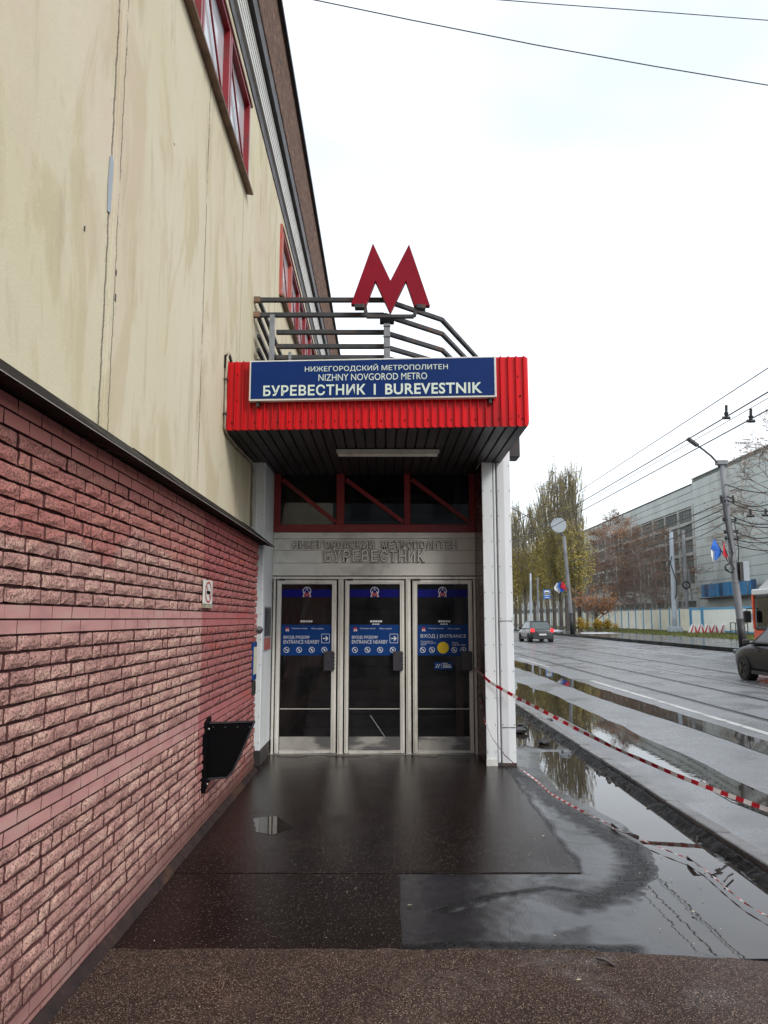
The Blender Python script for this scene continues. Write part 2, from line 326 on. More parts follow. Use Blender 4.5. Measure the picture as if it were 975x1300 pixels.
def asphalt(name, dark, light, wet, speck=0, speckcol=(.3, .26, .22), grit=.5, gscale=160, rlo=.08, rhi=.45, wscale=.8, warp=None, micro=.3, ior=1.36, worn=False, xwet=False):
    """wet = share of the surface under a water film; dry parts are rough and bumpy"""
    m, n, p = newmat(name); g = G(n); v = g.pos()
    n1 = g.noise(v, wscale, 5, .6, .4)
    base = g.ramp(g.noise(v, 2.3, 6, .65), [(.3, dark), (.7, light)])
    grain = g.noise(v, gscale, 3, .7)
    base = g.mix(g.maprange(grain, .5, .7, 0, .4), base, tuple(c*2.2 for c in light))
    if speck:
        ce = g.vor(v, gscale*.42); cc = g.vor(v, gscale*.42, out='Color'); rx = g.sep(cc)[0]
        sp = g.math('MULTIPLY', g.maprange(ce, .20, .36, 1, 0), g.maprange(rx, .50-speck*.5, .62-speck*.5, 0, 1))
        tone = g.ramp(g.sep(cc)[1], [(.1, tuple(c*.45 for c in speckcol)), (.6, speckcol), (1, tuple(min(1, c*1.5) for c in speckcol))])
        base = g.mix(g.math('MULTIPLY', sp, .85), base, tone)
    film = g.maprange(n1, .5-wet*.28, .66-wet*.28, 0, 1)
    if worn:
        at = n.nodes.new('ShaderNodeAttribute'); at.attribute_name = 'worn'; wf = at.outputs['Fac']
        base = g.mix(g.math('MULTIPLY', wf, .85), base, (.006, .005, .005))
        g.set(p, 'Specular IOR Level', g.math('SUBTRACT', .5, g.math('MULTIPLY', wf, g.maprange(g.noise(v, 60, 4, .8), .42, .6, .47, .1))))
        film = g.math('MULTIPLY', film, g.math('SUBTRACT', 1, g.math('MULTIPLY', wf, .9)))
    if xwet:
        film = g.math('MAXIMUM', film, g.maprange(g.math('ADD', g.sep(v)[0], g.math('MULTIPLY', n1, .8)), 1.3, 2.4, 0, .8))
    if speck: 
        ce2 = g.vor(v, gscale*.9); cc2 = g.vor(v, gscale*.9, out='Color')
        base = g.mix(g.math('MULTIPLY', g.math('MULTIPLY', g.maprange(ce2, .25, .42, 1, 0), g.maprange(g.sep(cc2)[0], .66-speck*.3, .75-speck*.3, 0, 1)), speck*.8), base, speckcol)
    g.set(p, 'Base Color', base)
    dry = g.math('SUBTRACT', 1, film)
    g.set(p, 'Roughness', g.math('ADD', rlo, g.math('MULTIPLY', dry, rhi-rlo)))
    h = g.math('MULTIPLY', grain, g.math('ADD', g.math('MULTIPLY', dry, 1-micro), micro))
    b = g.bump(h, grit, .006); b = g.bump(g.noise(v, 2.2, 2), .05, .05, b)
    g.set(p, 'Normal', b); p.inputs['IOR'].default_value = ior
    return m
M['slab'] = asphalt('wet_dark_entry_slab', (.007, .004, .0035), (.016, .010, .0085), .75, speck=.04, speckcol=(.10, .08, .07), grit=.35, rlo=.07, rhi=.17, micro=.6, wscale=1.3, ior=1.18)
M['patch'] = asphalt('wet_asphalt_patch', (.014, .011, .012), (.026, .021, .021), .55, grit=.35, gscale=110, rlo=.09, rhi=.4, wscale=1.6)
M['worn'] = asphalt('gritty_worn_asphalt', (.010, .009, .010), (.022, .019, .020), .38, grit=1.0, gscale=75, rlo=.12, rhi=.6, wscale=3.5)
M['aggregate'] = asphalt('coarse_exposed_aggregate', (.017, .009, .0075), (.040, .022, .018), .05, speck=.85, speckcol=(.36, .26, .19), grit=1.0, gscale=230, rlo=.16, rhi=.7, ior=1.24, wscale=2.2, xwet=True)
M['walk'] = asphalt('wet_worn_pavement', (.012, .011, .012), (.028, .026, .029), .8, grit=.9, gscale=80, rlo=.07, rhi=.30, wscale=1.5, ior=1.38, worn=True, micro=.22)
M['road'] = asphalt('wet_road_asphalt', (.10, .102, .108), (.14, .142, .15), .30, grit=.5, gscale=60, rlo=.24, rhi=.40, wscale=.6, ior=1.65)
M['path'] = asphalt('wet_far_pavement', (.05, .05, .052), (.08, .08, .082), .5, grit=.3, gscale=20, rlo=.12, rhi=.4, wscale=.3)
M['earth'] = asphalt('muddy_ground', (.05, .042, .032), (.09, .078, .055), .2, grit=.4, gscale=8, rlo=.3, rhi=.8, wscale=.2)
def watermat():
    m, n, p = newmat('puddle_water'); g = G(n); v = g.pos()
    g.set(p, 'Base Color', g.ramp(g.noise(v, 3, 4), [(.3, (.022, .018, .015)), (.7, (.034, .028, .024))]))
    p.inputs['Roughness'].default_value = .015; p.inputs['IOR'].default_value = 1.40
    g.set(p, 'Normal', g.bump(g.noise(v, 7, 2), .025, .01)); return m
M['water'] = watermat()
def grassmat():
    return mat('late_autumn_grass', (.13, .15, .035), (.09, .09, .03), .7, .9)
M['grass'] = grassmat()
def leafmat(name, stops, sc=.5):
    m, n, p = newmat(name); g = G(n)
    g.set(p, 'Base Color', g.ramp(g.noise(g.pos(), sc, 4, .7), stops)); p.inputs['Roughness'].default_value = .75
    p.inputs['Specular IOR Level'].default_value = .2; return m
M['leaf_poplar'] = leafmat('yellow_green_poplar_leaves', [(.3, (.19, .17, .045)), (.5, (.35, .285, .075)), (.7, (.50, .39, .13))], 1.1)
M['leaf_orange'] = leafmat('orange_leaves', [(.3, (.15, .075, .04)), (.5, (.28, .13, .06)), (.72, (.40, .22, .11))], 1.2)
M['leaf_hedge'] = leafmat('yellow_hedge_leaves', [(.3, (.10, .07, .02)), (.5, (.34, .22, .03)), (.7, (.52, .33, .04))], 1.4)
M['leaf_rust'] = leafmat('rust_brown_leaves', [(.3, (.20, .11, .07)), (.5, (.30, .17, .10)), (.7, (.40, .23, .14))], .7)
M['wood_far'] = leafmat('far_wood', [(.3, (.12, .11, .08)), (.7, (.20, .18, .11))], .2)
M['debris'] = leafmat('fallen_leaves_and_grit', [(.3, (.30, .24, .16)), (.6, (.50, .42, .30))], 9)

# ------------------------------------------------------------ object helpers
def tag(o, label=None, cat=None, group=None, kind=None):
    if label: o['label'] = label
    if cat: o['category'] = cat
    if group: o['group'] = group
    if kind: o['kind'] = kind
    return o
ORG = {}
def thing(name, loc, label, cat, group=None):
    o = bpy.data.objects.new(name, None); COL.objects.link(o); o.location = loc; o.empty_display_size = .1
    ORG[o] = Vector(loc); return tag(o, label, cat, group)
class MB:
    def __init__(s): s.v = []; s.f = []; s.mi = []; s.cur = 0
    def face(s, pts):
        k = len(s.v); s.v += [tuple(p) for p in pts]; s.f.append(tuple(range(k, k+len(pts)))); s.mi.append(s.cur); return s
    def mesh(s, vs, fs):
        k = len(s.v); s.v += [tuple(p) for p in vs]; s.f += [tuple(i+k for i in f) for f in fs]; s.mi += [s.cur]*len(fs); return s
    def hexa(s, b, t):
        return s.mesh(list(b)+list(t), [(3, 2, 1, 0), (4, 5, 6, 7), (0, 1, 5, 4), (1, 2, 6, 5), (2, 3, 7, 6), (3, 0, 4, 7)])
    def box(s, x0, x1, y0, y1, z0, z1):
        x0, x1 = min(x0, x1), max(x0, x1); y0, y1 = min(y0, y1), max(y0, y1); z0, z1 = min(z0, z1), max(z0, z1)
        return s.hexa([(x0, y0, z0), (x1, y0, z0), (x1, y1, z0), (x0, y1, z0)], [(x0, y0, z1), (x1, y0, z1), (x1, y1, z1), (x0, y1, z1)])
    def prism(s, poly, axis, a, b):
        """poly of 2D points; axis 'x': (y,z), 'y': (x,z), 'z': (x,y)"""
        def q(p, d): return {'x': (d, p[0], p[1]), 'y': (p[0], d, p[1]), 'z': (p[0], p[1], d)}[axis]
        n = len(poly); area = sum(poly[i][0]*poly[(i+1) % n][1]-poly[(i+1) % n][0]*poly[i][1] for i in range(n))
        if area < 0: poly = poly[::-1]
        fl = (axis == 'y')
        vs = [q(p, a) for p in poly]+[q(p, b) for p in poly]
        fs = [tuple(range(n-1, -1, -1)), tuple(range(n, 2*n))]+[(i, (i+1) % n, n+(i+1) % n, n+i) for i in range(n)]
        if fl != (a > b): fs = [f[::-1] for f in fs]
        return s.mesh(vs, fs)
    def tube(s, pts, r, n=8, r1=None, cap=True):
        pts = [Vector(p) for p in pts]; rings = []; L = len(pts); up = None
        for i, p in enumerate(pts):
            d = (pts[min(i+1, L-1)]-pts[max(i-1, 0)]).normalized()
            if up is None: up = Vector((0, 0, 1)) if abs(d.z) < .9 else Vector((1, 0, 0))
            a = d.cross(up).normalized(); b = d.cross(a).normalized()
            up = -b if abs(d.z) < .98 else up
            up = (a.cross(d)).normalized()
            rr = r if r1 is None else r+(r1-r)*i/(L-1)
            rings.append([p+a*math.cos(2*math.pi*k/n)*rr+b*math.sin(2*math.pi*k/n)*rr for k in range(n)])
        vs = [q for g in rings for q in g]; fs = []
        for i in range(L-1):
            for k in range(n): fs.append((i*n+k, i*n+(k+1) % n, (i+1)*n+(k+1) % n, (i+1)*n+k))
        if cap: fs += [tuple(range(n-1, -1, -1)), tuple((L-1)*n+k for k in range(n))]
        return s.mesh(vs, fs)
    def bar(s, a, b, w, h, side=None):
        """square bar from a to b, w across, h up"""
        a = Vector(a); b = Vector(b); d = (b-a).normalized()
        up = Vector((0, 0, 1)) if abs(d.z) < .95 else Vector((0, 1, 0))
        x = d.cross(up).normalized()*w/2; y = x.cross(d).normalized()*h/2
        return s.hexa([a-x-y, a+x-y, a+x+y, a-x+y], [b-x-y, b+x-y, b+x+y, b-x+y])
    def build(s, name, m, parent=None, smooth=False, bevel=0, org=None):
        me = bpy.data.meshes.new(name)
        o = org if org is not None else (ORG.get(parent, Vector((0, 0, 0))) if parent else Vector((0, 0, 0)))
        o = Vector(o)
        me.from_pydata([(x-o.x, y-o.y, z-o.z) for x, y, z in s.v], [], s.f)
        ms = m if isinstance(m, (list, tuple)) else [m]
        for q in ms: me.materials.append(M[q] if isinstance(q, str) else q)
        if len(ms) > 1: me.polygons.foreach_set('material_index', s.mi)
        if smooth: me.shade_smooth()
        me.update()
        bm = bmesh.new(); bm.from_mesh(me)
        if smooth or bevel: bmesh.ops.remove_doubles(bm, verts=bm.verts, dist=1e-5)
        bmesh.ops.recalc_face_normals(bm, faces=bm.faces)
        if bevel: bmesh.ops.bevel(bm, geom=list(bm.edges), offset=bevel, segments=1, affect='EDGES', profile=.5, clamp_overlap=True)
        bm.to_mesh(me); bm.free()
        ob = bpy.data.objects.new(name, me); COL.objects.link(ob)
        if parent: ob.parent = parent; ORG[ob] = o
        else: ob.location = o
        return ob
def place(name, me, loc, parent, rot=None, scale=None):
    o = bpy.data.objects.new(name, me); COL.objects.link(o); o.parent = parent
    o.location = Vector(loc)-ORG.get(parent, Vector((0, 0, 0)))
    if rot: o.rotation_euler = rot
    if scale: o.scale = scale
    return o
def copy_tree(o, parent=None):
    c = o.copy(); COL.objects.link(c)
    if parent: c.parent = parent
    for ch in o.children: copy_tree(ch, c)
    return c
def B(x0, x1, y0, y1, z0, z1, name, m, parent=None, bevel=0):
    return MB().box(x0, x1, y0, y1, z0, z1).build(name, m, parent, bevel=bevel)
def ribbon_poly(name, pts, z, m, kind='structure', zb=None, label=None):
    """flat sheet with a triangulated outline"""
    me = bpy.data.meshes.new(name); bm = bmesh.new()
    vs = [bm.verts.new((p[0], p[1], z)) for p in pts]; f = bm.faces.new(vs)
    bmesh.ops.recalc_face_normals(bm, faces=[f])
    if f.normal.z < 0: f.normal_flip()
    bmesh.ops.triangulate(bm, faces=[f]); bm.to_mesh(me); bm.free()
    me.materials.append(M[m]); o = bpy.data.objects.new(name, me); COL.objects.link(o); o['kind'] = kind
    return o
def wobble(pts, amp, step=.35, seed=1):
    """refine a closed outline with small irregular waves"""
    rn = random.Random(seed); out = []; n = len(pts)
    for i in range(n):
        a = Vector(pts[i][:2]); b = Vector(pts[(i+1) % n][:2]); d = b-a; k = max(1, int(d.length/step))
        nn = Vector((-d.y, d.x)).normalized() if d.length else Vector((0, 0))
        for j in range(k):
            q = a+d*(j/k)
            if j: q += nn*rn.uniform(-amp, amp)
            out.append((q.x, q.y))
    return out

# text: one line fitted to a box, facing -Y (towards the street end where one stands)
def textmesh(body, bold=0.0, extrude=0.0):
    c = bpy.data.curves.new('lettering', 'FONT'); c.body = body; c.offset = bold; c.extrude = extrude; c.resolution_u = 3; c.space_character = 1.0+bold*3.2
    o = bpy.data.objects.new('lettering', c); COL.objects.link(o)
    dg = bpy.context.evaluated_depsgraph_get(); dg.update()
    me = bpy.data.meshes.new_from_object(o.evaluated_get(dg)); bpy.data.objects.remove(o); bpy.data.curves.remove(c)
    return me
def text(body, x0, x1, z0, z1, Y, m, parent, bold=0.0, depth=.002, name='lettering', slope=0.0):
    me = textmesh(body, bold, .02); xs = [v.co.x for v in me.vertices]; ys = [v.co.y for v in me.vertices]
    ax, bx = min(xs), max(xs); ay, by = min(ys), max(ys); o = ORG.get(parent, Vector((0, 0, 0)))
    for v in me.vertices:
        X = x0+(v.co.x-ax)/(bx-ax)*(x1-x0); Z = z0+(v.co.y-ay)/(by-ay)*(z1-z0)
        YY = Y+slope*X-(depth if v.co.z > 0 else 0)
        v.co = (X-o.x, YY-o.y, Z-o.z)
    me.name = name; me.materials.clear(); me.materials.append(M[m])
    ob = bpy.data.objects.new(name, me); COL.objects.link(ob); ob.parent = parent; ORG[ob] = o
    return ob
def ring(mb, cx, cz, r0, r1, Y, n=20):
    for k in range(n):
        a = 2*math.pi*k/n; b = 2*math.pi*(k+1)/n
        mb.face([(cx+r0*math.cos(a), Y, cz+r0*math.sin(a)), (cx+r0*math.cos(b), Y, cz+r0*math.sin(b)), (cx+r1*math.cos(b), Y, cz+r1*math.sin(b)), (cx+r1*math.cos(a), Y, cz+r1*math.sin(a))])
def disc(mb, cx, cz, r, Y, n=24, d=.001):
    mb.prism([(cx+r*math.cos(2*math.pi*k/n), cz+r*math.sin(2*math.pi*k/n)) for k in range(n)], 'y', Y-d, Y)

# ============================================================ THE GROUND
KX0, KX1 = 2.44, 2.60            # near kerb
FARK = 17.6                      # far kerb
RZ = -.045                       # road level
def sheet(name, x0, x1, y0, y1, z, m):
    o = MB().face([(x0, y0, z), (x1, y0, z), (x1, y1, z), (x0, y1, z)]).build(name, m); return tag(o, kind='structure')
sheet('ground', -500, 900, -500, 1500, -.20, 'earth')
tag(MB().box(KX1+.002, FARK-.002, -60, 420, -.19, RZ).build('road', 'road'), kind='structure')
tag(MB().box(-1.60, KX0-.003, -40, 24, -.19, -.035).build('pavement', 'walk'), kind='structure')
tag(MB().box(-1.60, KX0-.003, 24.002, 420, -.19, -.010).build('pavement', 'walk'), kind='structure')
tag(MB().box(FARK+.2, 27, -60, 420, -.19, .05).build('far_pavement', 'path'), kind='structure')
tag(MB().box(27.01, 36.5, -60, 420, -.19, .03).build('verge', 'grass'), kind='structure')
# surfaces of the pavement by the entrance: slab, patch, aggregate (each a thin real layer)
tag(MB().prism([(-1.47, 5.33), (1.10, 5.335), (1.285, 5.33), (1.297, 5.36), (1.292, 5.7), (1.305, 6.1), (1.30, 6.3), (1.318, 6.9), (1.312, 7.1), (1.33, 7.8), (1.35, 8.9), (1.35, 9.04), (1.158, 9.04), (1.158, 9.83), (-1.47, 9.83)], 'z', -.011, .0).build('entry_slab', 'slab', bevel=.004), kind='structure')
tag(MB().prism(wobble([(-1.47, 4.15), (.09, 4.15), (.10, 5.322), (-1.47, 5.322)], .004, .2, 3), 'z', -.011, -.003).build('slab_apron', 'slab'), kind='structure')
_rn = random.Random(8); edge = [(KX0-.01, 3.93)]+[(2.3-i*.1, 3.95+.20*min(1, i/14)+_rn.uniform(-.012, .012)) for i in range(37)]+[(-1.47, 4.147)]
tag(MB().prism([(-1.47, -3), (KX0-.01, -3)]+edge, 'z', -.0115, .002).build('aggregate_paving', 'aggregate'), kind='structure')

def kerb_line(x0, x1, z1, ya, yb, step, seed, name, lab, mt='kerb'):
    rn = random.Random(seed); root = thing(name, (x0, ya, 0), lab[0], 'kerb'); y = ya; k = 0
    nears = MB()
    while y < yb:
        L = step; tilt = rn.uniform(-.006, .006); dx = rn.uniform(-.006, .006)
        b = [(x0+dx, y+.006, -.18), (x1+dx, y+.006, -.18), (x1+dx, y+L-.006, -.18), (x0+dx, y+L-.006, -.18)]
        t = [(x0+dx+.012, y+.006, z1+tilt), (x1+dx-.012, y+.006, z1+tilt-.01), (x1+dx-.012, y+L-.006, z1-tilt-.01), (x0+dx+.012, y+L-.006, z1-tilt)]
        if k < 90: MB().hexa(b, t).build('kerb_stone', mt, root, bevel=.008)
        else: nears.hexa(b, t)
        y += L; k += 1
    if nears.v: nears.build('kerb_stones_far', mt, root)['kind'] = 'stuff'
    return root
kerb_line(KX0, KX1, .085, -3, 160, 1.0, 4, 'kerb', ['wet concrete kerb between the puddled pavement and the road'])
kerb_line(FARK, FARK+.18, .17, 0, 260, 2.0, 5, 'kerb', ['dark wet kerb along the far side of the road'], 'kerb_dark')

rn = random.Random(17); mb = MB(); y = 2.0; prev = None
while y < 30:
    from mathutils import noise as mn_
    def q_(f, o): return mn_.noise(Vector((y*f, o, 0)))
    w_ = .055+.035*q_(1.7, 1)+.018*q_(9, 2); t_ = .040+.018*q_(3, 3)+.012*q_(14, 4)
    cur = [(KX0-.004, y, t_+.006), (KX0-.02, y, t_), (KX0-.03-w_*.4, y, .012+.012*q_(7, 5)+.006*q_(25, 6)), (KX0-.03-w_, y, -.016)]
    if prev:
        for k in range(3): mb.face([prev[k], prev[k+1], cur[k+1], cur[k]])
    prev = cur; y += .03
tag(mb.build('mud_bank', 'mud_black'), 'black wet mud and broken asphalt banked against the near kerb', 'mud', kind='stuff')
# tram rails, lane markings
def strip(name, xa, xb, ya, yb, z0, z1, m, kind='structure'):
    return tag(MB().box(xa, xb, ya, yb, z0, z1).build(name, m), kind=kind)
for i, (x, lab) in enumerate(((6.42, 'tram rail nearest the dashed white line'), (7.94, 'second tram rail from the dashed white line'), (9.30, 'third tram rail out, its shine painted pale, beside the black car'), (10.82, 'tram rail farthest across the road'))):
    r = thing('tram_rail', (x, 0, RZ), lab, 'tram rail', 'tram rails in the road')
    MB().box(x-.075, x+.06, -20, 300, RZ-.03, RZ+.004).build('groove', 'rail_bed', r)
    MB().box(x+.0, x+.055, -20, 300, RZ-.03, RZ+.011).build('rail_head', 'road_line' if i == 2 else 'steel_rail', r)  # the third head's shine is painted, with the pale road line colour
for k, (ya, yb) in enumerate(((4, 21.6), (27.5, 33.5), (39, 45), (51, 57), (63, 69))):
    strip('lane_line', 5.60+.004*ya, 5.73+.004*ya, ya, yb, RZ-.01, RZ+.005, 'road_line')
strip('lane_line', 13.9, 14.02, 20, 120, RZ-.01, RZ+.005, 'road_line')

# puddles
zp = RZ+.006
def px(z, *pts): return [tuple(onz(x, y, z)[:2]) for x, y in pts]
ribbon_poly('puddle', wobble(px(zp, (655, 866), (700, 881), (747, 903), (790, 921), (812, 934), (865, 956), (924, 986), (975, 1009), (1060, 1042), (1060, 1076), (975, 1036), (900, 1001), (850, 978), (812, 961), (770, 942), (744, 927), (700, 906), (655, 888)), .05, .5, 2), zp, 'water')
ribbon_poly('puddle', wobble(px(zp, (640, 835), (680, 845), (722, 861), (780, 880), (885, 913), (975, 941), (1060, 968), (1060, 988), (975, 958), (885, 926), (810, 902), (740, 878), (690, 859), (640, 842)), .04, .5, 3), zp, 'water')
from mathutils import noise as mn
def pavement_relief():
    """worn pavement right of the slab as a real height field; water stands in its hollows"""
    big = px(-.0075, (690, 955), (735, 955), (775, 975), (815, 1012), (850, 1045), (905, 1088), (960, 1128), (1010, 1165), (1010, 1230), (960, 1218), (900, 1206), (850, 1196), (815, 1170), (822, 1135), (838, 1105), (832, 1080), (800, 1048), (760, 1026), (715, 1004), (690, 975))
    small = px(-.0075, (655, 890), (675, 892), (692, 905), (712, 925), (728, 940), (700, 950), (668, 945), (655, 947))
    mid = px(-.0075, (600, 1125), (700, 1122), (742, 1135), (770, 1165), (760, 1188), (640, 1186), (590, 1160))
    worn = [px(0, (650, 975), (690, 1010), (745, 1045), (800, 1075), (812, 1105), (790, 1130), (745, 1145)), px(0, (500, 1203), (600, 1198), (700, 1203), (800, 1204)), px(0, (560, 1155), (640, 1135), (700, 1128), (750, 1140), (790, 1130)), px(0, (650, 985), (690, 1040), (737, 1105))]
    worn_w = (.16, .09, .05, .05)
    def sdist(p, poly):
        ins = False; dm = 1e9; n = len(poly)
        for i in range(n):
            a, b = poly[i], poly[(i+1) % n]
            if (a[1] > p[1]) != (b[1] > p[1]) and p[0] < (b[0]-a[0])*(p[1]-a[1])/(b[1]-a[1])+a[0]: ins = not ins
            dm = min(dm, segd(p, a, b))
        return dm if ins else -dm
    def segd(p, a, b):
        vx, vy = b[0]-a[0], b[1]-a[1]; t = max(0, min(1, ((p[0]-a[0])*vx+(p[1]-a[1])*vy)/(vx*vx+vy*vy+1e-9)))
        return math.hypot(p[0]-a[0]-vx*t, p[1]-a[1]-vy*t)
    vs = []; fs = []; wv = []; ys = []; y = 4.06
    while y < 24: ys.append(y); y += .02 if y < 7 else (.035 if y < 10 else .08)
    xs = [.08+i*.0205 for i in range(116)]; xs = [x for x in xs if x < KX0-.004]+[KX0-.003]
    for y in ys:
        for x in xs:
            n1 = mn.noise(Vector((x*3.1, y*3.1, 0))); n2 = mn.noise(Vector((x*14, y*14, 3))); n3 = mn.noise(Vector((x*45, y*45, 7))); p = (x+n1*.05+n2*.022, y+n2*.03+n1*.07)
            h = -.0048+.0024*n1+.0015*n2+.0006*n3
            d = max(sdist(p, big), sdist(p, small))
            if d > -.16: h -= min(.012, (d+.16)*.058)
            wd = 0
            for pl, w_ in zip(worn, worn_w):
                dd = min(segd(p, a, b) for a, b in zip(pl, pl[1:])); wd = max(wd, 1-dd/w_)
            wd = max(0, min(1, wd*1.6+n2*.5)) if wd > 0 else 0
            h += wd*(.0035+.004*n3+.002*n2)
            if x < 1.36 and y > 5.3: h = min(h, -.006)
            vs.append((x, y, h)); wv.append(wd)
    nx = len(xs)
    for j in range(len(ys)-1):
        for i in range(nx-1):
            a = j*nx+i; fs.append((a, a+1, a+nx+1, a+nx))
    me = bpy.data.meshes.new('pavement'); me.from_pydata(vs, [], fs); me.shade_smooth()
    at = me.attributes.new('worn', 'FLOAT', 'POINT'); at.data.foreach_set('value', wv)
    me.materials.append(M['walk']); o = bpy.data.objects.new('pavement', me); COL.objects.link(o); o['kind'] = 'structure'
pavement_relief()
tag(MB().face([(.09, 4.07, -.0118), (KX0-.004, 4.07, -.0118), (KX0-.004, 23.9, -.0118), (.09, 23.9, -.0118)]).build('puddle', 'water'), kind='structure')
ribbon_poly('puddle', wobble(px(.0015, (322, 1039), (352, 1036), (372, 1050), (345, 1060), (325, 1056)), .01, .05, 6), .0015, 'water')

# litter of leaves and grit, rubble by the kerb
def litter():
    rn = random.Random(12); mb = MB()
    def leaf(x, y, z, s):
        a = rn.uniform(0, 6.28); c, d = math.cos(a)*s, math.sin(a)*s; q = rn.uniform(.4, .8)
        mb.face([(x-c, y-d, z), (x+d*q, y-c*q, z+s*.15), (x+c, y+d, z+.002), (x-d*q, y+c*q, z+s*.1)])
    for _ in range(60): leaf(rn.uniform(-1.2, 1.2), rn.uniform(2.5, 9), .004, rn.uniform(.003, .008))
    for _ in range(420): leaf(rn.uniform(-1.35, 2.3), rn.uniform(2.6, 4.1), .004, rn.uniform(.0015, .004))
    for p in ((640, 960), (520, 1150), (690, 1062), (880, 1158), (735, 1245)):
        q = onz(p[0], p[1]); leaf(q.x, q.y, .004, .017)
    for _ in range(160): leaf(rn.uniform(1.4, 2.4), rn.uniform(3.5, 12), -.003, rn.uniform(.003, .009))
    o = mb.build('leaf_litter', 'debris'); tag(o, 'scattered pale leaf scraps and grit on the wet paving', 'litter', kind='stuff')
litter()
def rock(name, loc, s, m, label, seed, cat='rubble', sub=1, flat=.5):
    bm = bmesh.new(); bmesh.ops.create_icosphere(bm, subdivisions=sub, radius=1); rn = random.Random(seed)
    for v in bm.verts: v.co *= rn.uniform(.72, 1.2); v.co.z *= flat
    me = bpy.data.meshes.new(name); bm.to_mesh(me); bm.free(); me.materials.append(M[m])
    o = bpy.data.objects.new(name, me); COL.objects.link(o); o.location = loc; o.scale = (s, s*1.2, s); o.rotation_euler.z = rn.uniform(0, 6)
    return tag(o, label, cat)
M['clod'] = mat('wet_dark_clod', (.02, .017, .016), (.012, .01, .01), 20, .6, bump=.5)
rk = [((690, 944), .085, 'wet black asphalt lump standing alone in the pavement puddle'), ((659, 930), .11, 'dark clod heaped against the foot of the white column'),
      ((663, 922), .07, 'small dark clod at the back of the heap by the white column'), ((676, 906), .05, 'low dark rubble piece in the middle of the shallow puddle'), ((697, 915), .06, 'dark rubble piece lying close to the kerb'),
      ((708, 926), .05, 'smaller rubble piece next to the kerb, nearer the viewer')]
for i, (p, s, lab) in enumerate(rk):
    q = onz(p[0], p[1], 0); rock('rubble_lump', (q.x, q.y, s*.2), s, 'clod', lab, 30+i, sub=2)['group'] = 'rubble lumps by the kerb'
rn = random.Random(5); mb = MB()
for _ in range(300):       # crumbling broken edge between pavement and kerb
    y = rn.uniform(3.6, 16); x = KX0-.02-abs(rn.gauss(0, .07 if y > 8 else .03)); s = rn.uniform(.006, .022)
    mb.hexa([(x-s, y-s, -.013), (x+s, y-s*1.3, -.013), (x+s*.8, y+s, -.013), (x-s*.7, y+s*1.1, -.013)], [(x-s*.5, y-s*.6, s*.6), (x+s*.6, y-s*.5, s*.8), (x+s*.4, y+s*.5, s*.5), (x-s*.5, y+s*.6, s*.9)])
tag(mb.build('broken_asphalt_edge', 'clod'), 'crumbled black asphalt edge along the near kerb', 'rubble', kind='stuff')
for i, (p, a, lab, L) in enumerate((((769, 1224), -.9, 'short dark twig lying on the coarse paving', .05), ((925, 1116), .9, 'dark bent stick lying in the big pavement puddle', .10))):
    q = onz(p[0], p[1]); t = MB().tube([(q.x-L*math.cos(a), q.y-L*math.sin(a), .01), (q.x, q.y+.01, .014), (q.x+L*math.cos(a), q.y+L*math.sin(a), .008)], .006, 6).build('fallen_twig', 'twist'); tag(t, lab, 'twig')

# ============================================================ BRICK WALL (left)
BX = -1.42; BY1 = 8.74
rowz = []; z = 2.495
for nrows, h, sm in ((2, .0630, True), (10, .0664, False), (2, .0590, True), (10, .0667, False), (2, .0600, True), (10, .0667, False), (2, .0615, True)):
    for _ in range(nrows): rowz.append((z-h, h, sm)); z -= h
wall = thing('brick_wall', (BX, 0, 0), 'long pinkish red brick wall of split-face and smooth courses on the left', 'wall')
MB().box(-1.62, BX-.030, -8, BY1-.004, -.15, 2.50).build('mortar', 'mortar', wall)
def brick_mesh(L, H, rough, seed):
    rn = random.Random(seed); ny, nz = (5, 4) if rough else (2, 2)
    T = .036; vs = []; fs = []
    for j in range(nz):
        for i in range(ny):
            u = i/(ny-1); v = j/(nz-1); e = (i in (0, ny-1)) or (j in (0, nz-1))
            if rough:
                xx = T-rn.uniform(.003, .007) if e else T+rn.uniform(-.002, .0055)
                jy = rn.uniform(-.0025, .0025) if 0 < i < ny-1 else rn.uniform(0, .004)*(1 if i == 0 else -1)
                jz = rn.uniform(-.002, .002) if 0 < j < nz-1 else rn.uniform(0, .005)*(1 if j == 0 else -1)
            else: xx = T-.002+rn.uniform(-.0015, .0015); jy = jz = 0
            vs.append((xx, u*L+jy, v*H+jz))
    for j in range(nz-1):
        for i in range(ny-1): a = j*ny+i; fs.append((a, a+1, a+ny+1, a+ny))
    per = [i for i in range(ny)]+[j*ny+ny-1 for j in range(1, nz)]+[(nz-1)*ny+i for i in range(ny-2, -1, -1)]+[j*ny for j in range(nz-2, 0, -1)]
    k0 = len(vs)
    for q in per: vs.append((0, vs[q][1], vs[q][2]))
    n = len(per)
    for i in range(n): fs.append((per[(i+1) % n], per[i], k0+i, k0+(i+1) % n))
    return vs, fs
LENS = [.105, .158, .2104, .262, .315]; JT = .006; JH = .0078
proto = {}
def get_proto(L, rh, sm, rn):
    key = (L, rh, sm, rn.randrange(2 if sm else 6))
    if key not in proto:
        vs, fs = brick_mesh(L-JT-(0 if sm else .003), rh-JH, not sm, hash(key) % 9999 if False else int(L*1000)*7+int(rh*1e4)*3+key[3]*31+sm)
        me = bpy.data.meshes.new('brick'); me.from_pydata(vs, [], fs); me.materials.append(M['brick_smooth' if sm else 'brick_rough']); me.materials.append(M['mortar']); nf_ = 1 if sm else 12
        me.polygons.foreach_set('material_index', [0]*nf_+[1]*(len(fs)-nf_)); me.update()
        proto[key] = (vs, fs, me)
    return proto[key]
bricks = []
rn = random.Random(21)
